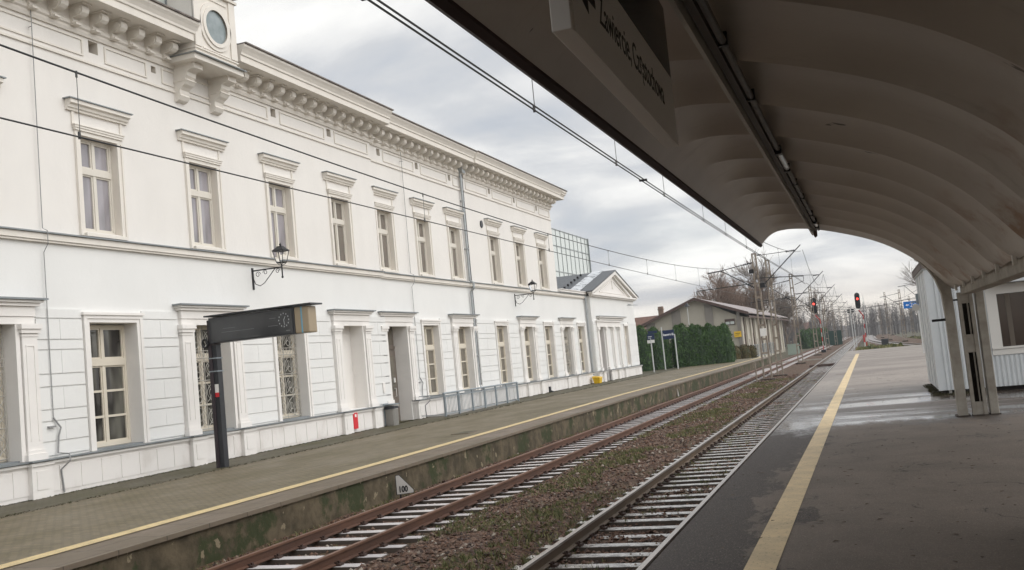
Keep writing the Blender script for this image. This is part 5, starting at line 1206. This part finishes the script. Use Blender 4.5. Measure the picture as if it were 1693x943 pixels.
hedge('shrub', 'low brownish round shrub by the shed corner', 'shrub', [(-14.3, 110.5, .45, .7, .8, 1.5), (-13.4, 111.2, .45, .8, .8, 1.55), (-12.7, 112.0, .45, .6, .7, 1.4)], 800, LEAFB, core=SHRUBB, leaf=.14)
hedge('thuja_hedge', 'dark evergreen hedge beyond the shed, next to the green fence', 'hedge', [(-12.6+k*.9, 206+k*2, -.4, 1.3, 1.4, 3.9) for k in range(5)], 700, LEAF, leaf=.3)
t = thing('mesh_fence', 'dark green screened fence beyond the far hedge', 'fence', (-8.2, 205, -.3)); mb = MB(); mb.box(-.2, 2.9, 0, .08, 0, 3.0); mb.obj('fence_panel', GREENF, t); mb = MB(); mb.box(-.3, -.2, -.05, .1, 0, 3.1); mb.obj('post', DARKM, t)
# white van glimpsed between hedge and sign post
t = thing('parked_van', 'white van glimpsed between the thuja and the sign post', 'van', (-23.2, 110, .0))
mb = MB(); mb.prism([(-.9, .4), (.9, .4), (.95, 1.2), (.75, 2.1), (-.75, 2.1), (-.95, 1.2)], 'y', -2.2, 2.2); vb = mb.obj('body', CARW, t, bevel=.08); mb = MB(); mb.box(-.68, .68, -2.24, -2.19, 1.25, 1.9); mb.obj('windscreen', KGLASS, vb)
for xx in (-.8, .8):
    for yy in (-1.4, 1.4):
        mb = MB(); mb.tube([(xx-.1, yy, .34), (xx+.1, yy, .34)], .34, 14); mb.obj('wheel', DARKM, t)

# ------------------------------------------------------------------ goods shed
G = thing('goods_shed', 'beige gabled goods shed with a brown edged roof beyond the hedge', 'goods shed', (-21, 128, 0))
mb = MB(); x0, x1, xr, zr, ze = -27.6, -15.6, -21.0, 8.55, 6.25
mb.add([(x0, 128, -.4), (x1, 128, -.4), (x1, 128, ze-.55), (xr, 128, zr), (x0, 128, ze-.2), (x0, 190, -.4), (x1, 190, -.4), (x1, 190, ze-.55), (xr, 190, zr), (x0, 190, ze-.2)],
       [(0, 1, 2, 3, 4), (9, 8, 7, 6, 5), (1, 6, 7, 2), (5, 0, 4, 9)])
mb.obj('wall', SHEDW, G, world=True)
for xa, xb in ((-27.8, -26.6), (-24.3, -23.1), (-19.9, -18.9), (-15.9, -15.45)):
    zt_ = zr-abs((xa+xb)/2-xr)*.38-.25; mb = MB(); mb.box(xa, xb, 127.8, 128.0, -.4, zt_); mb.obj('pilaster', SHEDG, G, world=True)
y = 128.2
while y < 189.5:
    mb = MB(); mb.box(x1, x1+.25, y, y+1.1, -.4, 5.55); mb.obj('pilaster', SHEDL, G, world=True); y += 5.1
mb = MB(); sl = (zr-ze+.75)/5.4
for sx_, xe in ((1, x1+1.35), (-1, x0-1.1)):
    ze_ = zr-abs(xe-xr)*.385
    mb.prism([(xr, zr+.12), (xe, ze_+.12), (xe, ze_-.03), (xr, zr-.03)], 'y', 127.2, 191)
mb.obj('roof', SHEDR, G, world=True)
mb = MB()
for xe in (x1+1.36, x0-1.11):
    ze_ = zr-abs(xe-xr)*.385; mb.prism([(xr, zr+.16), (xe, ze_+.16), (xe, ze_-.22), (xr, zr-.22)], 'y', 127.08, 127.2)
mb.box(x1+1.30, x1+1.42, 127.2, 191, ze-.85, ze-.6); mb.obj('bargeboard', BROWNW, G, world=True)
mb = MB(); mb.box(-17.45, -16.15, 127.90, 127.99, 4.65, 5.45); wf = mb.obj('window', BROWNW, G, world=True); mb = MB(); mb.box(-17.35, -16.85, 127.87, 127.90, 4.75, 5.1); mb.box(-16.75, -16.25, 127.87, 127.90, 4.75, 5.1); mb.obj('pane', GL_SKY, wf, world=True)
mb = MB(); mb.box(-22.4, -21.2, 127.92, 127.99, 3.6, 4.6); wf = mb.obj('window', BROWNW, G, world=True)
SHDR = mat('brown shed doors', (0.13, 0.09, 0.07), 0.8); y = 130.2; k = 0
while y < 188:
    mb = MB(); mb.box(x1+.02, x1+.05, y, y+1.7, .6, 2.6 if k % 2 else 3.4); mb.obj('door', SHDR, G, world=True); y += 5.1; k += 1
if 0: mb.obj('door', mat('brown shed doors', (0.13, 0.09, 0.07), 0.8), G, world=True)
y = 129.8
while y < 189: mb = MB(); mb.tube([(x1+.33, y, 5.5), (x1+.33, y, .2)], .07, 5); mb.obj('downpipe', BROWNW, G, world=True); y += 10.2
t = thing('warning_plate', 'yellow notice plate on the gable wall of the shed', 'notice', (-15.85, 127.72, 3.0)); mb = MB(); mb.box(-.55, .35, -.03, 0, 0, .75); mb.obj('plate', YELB, t); mb = MB(); mb.box(-.4, .2, -.04, -.031, .45, .52); mb.box(-.4, .1, -.04, -.031, .25, .30); mb.obj('plate_mark', INK, t)
t = thing('street_lamp', 'thin lamp post with a dark shade standing before the shed gable', 'street lamp', (-20.4, 118, .3)); mb = MB(); mb.tube([(0, 0, 0), (0, 0, 7.0)], .05, 6); mb.obj('post', POST, t); mb = MB(); mb.tube([(0, 0, 6.95), (0, 0, 7.35)], .34, 12, r2=.1); mb.obj('lamp_shade', DARKM, t)
t = thing('fence', 'low grey railing fence along the platform by the shed', 'fence', (-14.4, 118, .3))
mb = MB(); 
for z in (.1, 1.5): mb.tube([(0, 0, z), (1.6, 22, z)], .03, 5)
for k in range(12): mb.tube([(1.6*k/11, 2*k, 0), (1.6*k/11, 2*k, 1.6)], .05, 5)
mb.obj('fence_rail', ZINC, t); mb = MB()
for k in range(70): mb.tube([(1.6*k/69, 22*k/69, .1), (1.6*k/69, 22*k/69, 1.5)], .012, 4)
mb.obj('bar_infill', ZINC, t)
# ------------------------------------------------------------------ other buildings
T = thing('glass_office_building', 'tall pale glazed office block rising behind the end of the station', 'office building', (-38.1, 118, 0))
mb = MB(); mb.box(-20, 0, -6, 22.2, -.4, 19.85); mb.obj('wall', GL_SKY, T)
mb = MB(); y = -5.9
while y < 22.2: mb.box(0, .06, y-.035, y+.035, 0, 19.95); y += 2.05
for z in (19.85, 17.6, 14.1, 13.3, 10.4, 7, 3.5): mb.box(.0, .07, -6, 22.25, z-.06, z+.04)
mb.box(-20, .2, 22.2, 22.3, 0, 19.95)
mb.obj('facade_grid', mat('grey mullions', (0.24, 0.26, 0.26), 0.5), T)
mb = MB(); mb.box(.01, .06, -6, 22.2, 12.5, 13.2); mb.obj('spandrel_band', mat('pale spandrel', (0.5, 0.52, 0.46), 0.4), T)
def house(x, y, w, d, h, r, lab, nchim, rng):
    t = thing('house', lab, 'house', (x, y, -.4)); mb = MB(); mb.box(-w/2, w/2, 0, d, 0, h); mb.obj('wall', BRICK, t)
    mb = MB(); mb.prism([(-.4, h-.1), (d/2, h+r), (d+.4, h-.1)], 'x', -w/2-.4, w/2+.4); ro = mb.obj('roof', TILES, t)
    for k in range(nchim):
        cx_ = -w/2+w*(k+.6)/(nchim+.3); mb = MB(); mb.box(cx_-.45, cx_+.45, d/2-.5, d/2+.4, h+r-.9, h+r+1.2+.4*(k % 2)); mb.box(cx_-.55, cx_+.55, d/2-.6, d/2+.5, h+r+1.0, h+r+1.15); mb.obj('chimney', BRICK, ro)
    for k in range(int(w/3)):
        mb = MB(); mb.box(-w/2+1.1+3*k, -w/2+2.3+3*k, -.05, 0, h-3.2, h-1.5); wn = mb.obj('window', KIOSKW, t); mb = MB(); mb.box(-w/2+1.2+3*k, -w/2+2.2+3*k, -.08, -.051, h-3.1, h-1.6); mb.obj('pane', GL_LO, wn)
rg = random.Random(4)
house(-39.5, 178, 15, 9, 6.8, 2.4, 'brown brick house with a red brown tiled roof just right of the station gable', 2, rg)
house(-32.0, 196, 10, 9, 7.2, 2.9, 'brown house with two chimneys left of the goods shed roof', 2, rg)
house(-49.5, 150, 9, 8, 5.0, 2.4, 'low brick house half hidden by the station gable', 1, rg)
house(-24, 345, 12, 10, 4.2, 2.8, 'distant red roofed house among the trees left of the signals', 1, rg)
house(-28, 300, 9, 8, 4.5, 3, 'small distant white walled house beyond the green fence', 1, rg)

# ------------------------------------------------------------------ trees
def branch(mb, p, d, L, r, depth, rng, spread, minr, n=5):
    pts = [p]; q = Vector(p); dd = Vector(d)
    for k in range(3):
        dd = (dd+Vector((rng.uniform(-.16, .16), rng.uniform(-.16, .16), rng.uniform(-.05, .12)))).normalized(); q = q+dd*L/3; pts.append(q.copy())
    mb.tube(pts, r, 3 if depth < 3 else 5, r2=max(minr, r*.62), caps=False)
    if depth <= 0: return
    for _ in range(n if depth > 1 else n+1):
        t_ = rng.uniform(.35, 1.0); i = min(2, int(t_*3)); o = pts[i].lerp(pts[i+1], t_*3-i)
        a = rng.uniform(0, 2*pi); ax = dd.orthogonal().normalized(); ax.rotate(Matrix.Rotation(a, 3, dd)); nd = (dd+ax*spread*rng.uniform(.5, 1.3)+Vector((0, 0, .18))).normalized()
        branch(mb, o, nd, L*rng.uniform(.5, .75), max(minr, r*.5), depth-1, rng, spread, minr, n)
def bare_tree(x, y, z, h, seed, lab, mt=BARK, dep=4, spread=.75, minr=.022, n=5, grp=None):
    rng = random.Random(seed); t = thing('bare_tree', lab, 'tree', (x, y, z), group=grp)
    mb = MB(); mb.tube([(0, 0, -.5), (.1, 0, h*.18), (0, .1, h*.34)], h*.024, 7, r2=h*.014); mb.obj('trunk', mt, t)
    mb = MB(); 
    for k in range(5):
        a = 2*pi*k/5+rng.random(); branch(mb, Vector((0, .05, h*(.18+.035*k))), Vector((cos(a)*.55, sin(a)*.55, 1)).normalized(), h*.34, h*.010, dep-1, rng, spread, minr, n)
    branch(mb, Vector((0, .1, h*.33)), Vector((0, 0, 1)), h*.40, h*.013, dep, rng, spread, minr, n)
    mb.obj('crown', mt, t); return t
bare_tree(-29.5, 205, -.4, 16.5, 3, 'round brown bare tree rising left behind the shed roof', BARKB, dep=4, spread=1.0, minr=.027, n=6)
bare_tree(-25.5, 212, -.4, 14.5, 5, 'lower bare tree between the two crowns behind the shed', BARKB, dep=4, spread=1.0, minr=.027, n=6)
bare_tree(-27.5, 222, -.4, 16.0, 23, 'dense warm brown bare tree filling the space behind the two left crowns', BARKB, dep=4, spread=1.1, minr=.03, n=6)
bare_tree(-21.0, 214, -.4, 18.0, 8, 'tallest bare tree behind the nearest mast', BARK, dep=4, spread=.7, minr=.027, n=6)
bare_tree(-17.0, 218, -.4, 11.5, 11, 'bare tree filling the gap right of the nearest mast', BARK, dep=4, spread=.85, minr=.027, n=6)
bare_tree(-10.5, 240, -.4, 13.0, 13, 'thin bare tree above the far evergreen hedge', BARK, dep=3, minr=.03)
bare_tree(15.5, 222, -.4, 19.0, 17, 'tall bare tree right of the blue sign at the kiosk edge', BARK, dep=4, minr=.03)
# far woodland mass
mb = MB(); rng = random.Random(21)
def wood_tree(x, y, h):
    mb.tube([(x, y, -.5), (x+rng.uniform(-.3, .3), y, h*.5), (x+rng.uniform(-.6, .6), y, h)], .22, 3, r2=.05, caps=False)
    for _ in range(44):
        z = h*rng.uniform(.22, .95); a = rng.uniform(0, 2*pi); l = h*.26*rng.uniform(.4, 1)*(1.15-z/h); r = rng.uniform(.03, .07)
        mb.tube([(x, y, z), (x+cos(a)*l, y+sin(a)*l, z+l*rng.uniform(.5, 1.3))], r, 3, r2=.015, caps=False)
    for _ in range(60):
        z = h*rng.uniform(.3, 1.02); a = rng.uniform(0, 2*pi); rr = h*.22*rng.random(); c = Vector((x+cos(a)*rr, y+sin(a)*rr, z)); e = c+Vector((rng.uniform(-1, 1), rng.uniform(-1, 1), rng.uniform(.3, 1.5)))*.9
        mb.tube([c, e], .035, 3, r2=.012, caps=False)
for i in range(430):
    y = rng.uniform(330, 430)
    x = rng.uniform(-75, 75)*(y/380)
    if abs(x+4) < 5 and y < 400: continue
    h = rng.uniform(6.5, 11)*(y/370)
    if x > 18: h *= 1.15
    wood_tree(x, y, h)
for i in range(60):
    y = rng.uniform(240, 330); x = rng.choice([rng.uniform(-26, -12), rng.uniform(24, 60)]); wood_tree(x, y, rng.uniform(5, 8))
tag(mb.obj('far_woodland', WOODL), 'grey brown bare woodland closing the view along the horizon', 'woodland', kind='stuff')
# low scrub behind it closes the gaps near the ground
mb = MB(); vs = []; n_ = 120
for k in range(n_+1):
    x = -180+360*k/n_; y = 440-.0008*x*x; h = 5.0+2.2*noise.noise(Vector((k*.31, 1, 2)))+1.2*noise.noise(Vector((k*.9, 4, 2)))
    vs += [(x, y, -.5), (x, y+3, h*.6), (x, y+14, h), (x, y+60, h*.8)]
mb.add(vs, [(4*k+j, 4*k+4+j, 4*k+5+j, 4*k+1+j) for k in range(n_) for j in range(3)])
structure(mb, 'far_hills', WOODL)
# grass verge right of the tracks
mb = MB(); rng = random.Random(9)
for i in range(5200):
    y = rng.uniform(84, 230); x = rng.uniform(-1.2, 2.5) if rng.random() < .35 else cx3(y)+rng.uniform(6.5, 30)
    if y > 140 and x < cx3(y)-2.4 and x < 2.5 and x < -1: continue
    if abs(x-cx3(y)) < 2.4: continue
    if y < 86 and x < 12: continue
    a = rng.uniform(0, pi); s = rng.uniform(.15, .4)
    zb = -.42 if not (x < 9 and y < 140) else .7-(y-85)*.02
    mb.add([(x-cos(a)*s, y-sin(a)*s, zb), (x+cos(a)*s, y+sin(a)*s, zb), (x+rng.uniform(-.1, .1), y, zb+s*rng.uniform(.6, 1.4))], [(0, 1, 2)])
tag(mb.obj('verge_grass', WEED), 'rough green and straw grass on the verge beyond the right platform', 'grass', kind='stuff')
# low relay cabinets beside the far tracks
for i, (x, y, w, h, mtl, l) in enumerate(((2.0, 158, .5, .9, DARKM, 'small dark trackside cabinet beside the bend of the curved track'), (13.3, 150, .7, 1.6, POST, 'pale upright trackside cabinet in the right hand yard'), (-10.9, 150, .8, 1.5, mat('pale green cabinet', (0.35, 0.42, 0.36), 0.6), 'pale green relay cabinet left of the far tracks'), (9.5, 172, .6, 1.3, BROWNW, 'dark brown trackside cabinet in the far yard'))):
    t = thing('trackside_cabinet', l, 'cabinet', (x, y, -.42)); mb = MB(); mb.box(-w, w, -.3, .3, .12, h+.12); b_ = mb.obj('cabinet_body', mtl, t); mb = MB(); mb.box(-w-.05, w+.05, -.35, .35, h+.122, h+.2); mb.obj('cabinet_lid', mtl, t); mb = MB(); mb.box(-w+.05, -.01, -.32, -.30, .2, h); mb.box(.01, w-.05, -.32, -.30, .2, h); mb.obj('cabinet_door', mtl, b_)

# ------------------------------------------------------------------ damp air over the far yard
mb = MB(); mb.box(-420, 420, -120, 620, -1.6, 42); hz_o = mb.obj('haze', [])
HZ = bpy.data.materials.new('damp air'); HZ.use_nodes = True; t_ = HZ.node_tree; t_.nodes.clear()
vo = N(t_, 'ShaderNodeVolumePrincipled'); vo.inputs['Density'].default_value = 0.00035; vo.inputs['Color'].default_value = (0.86, 0.90, 0.95, 1)
oo = N(t_, 'ShaderNodeOutputMaterial'); t_.links.new(vo.outputs[0], oo.inputs['Volume']); hz_o.data.materials.append(HZ)
tag(hz_o, 'thin damp air greying the distant yard and woods', 'haze', kind='stuff')
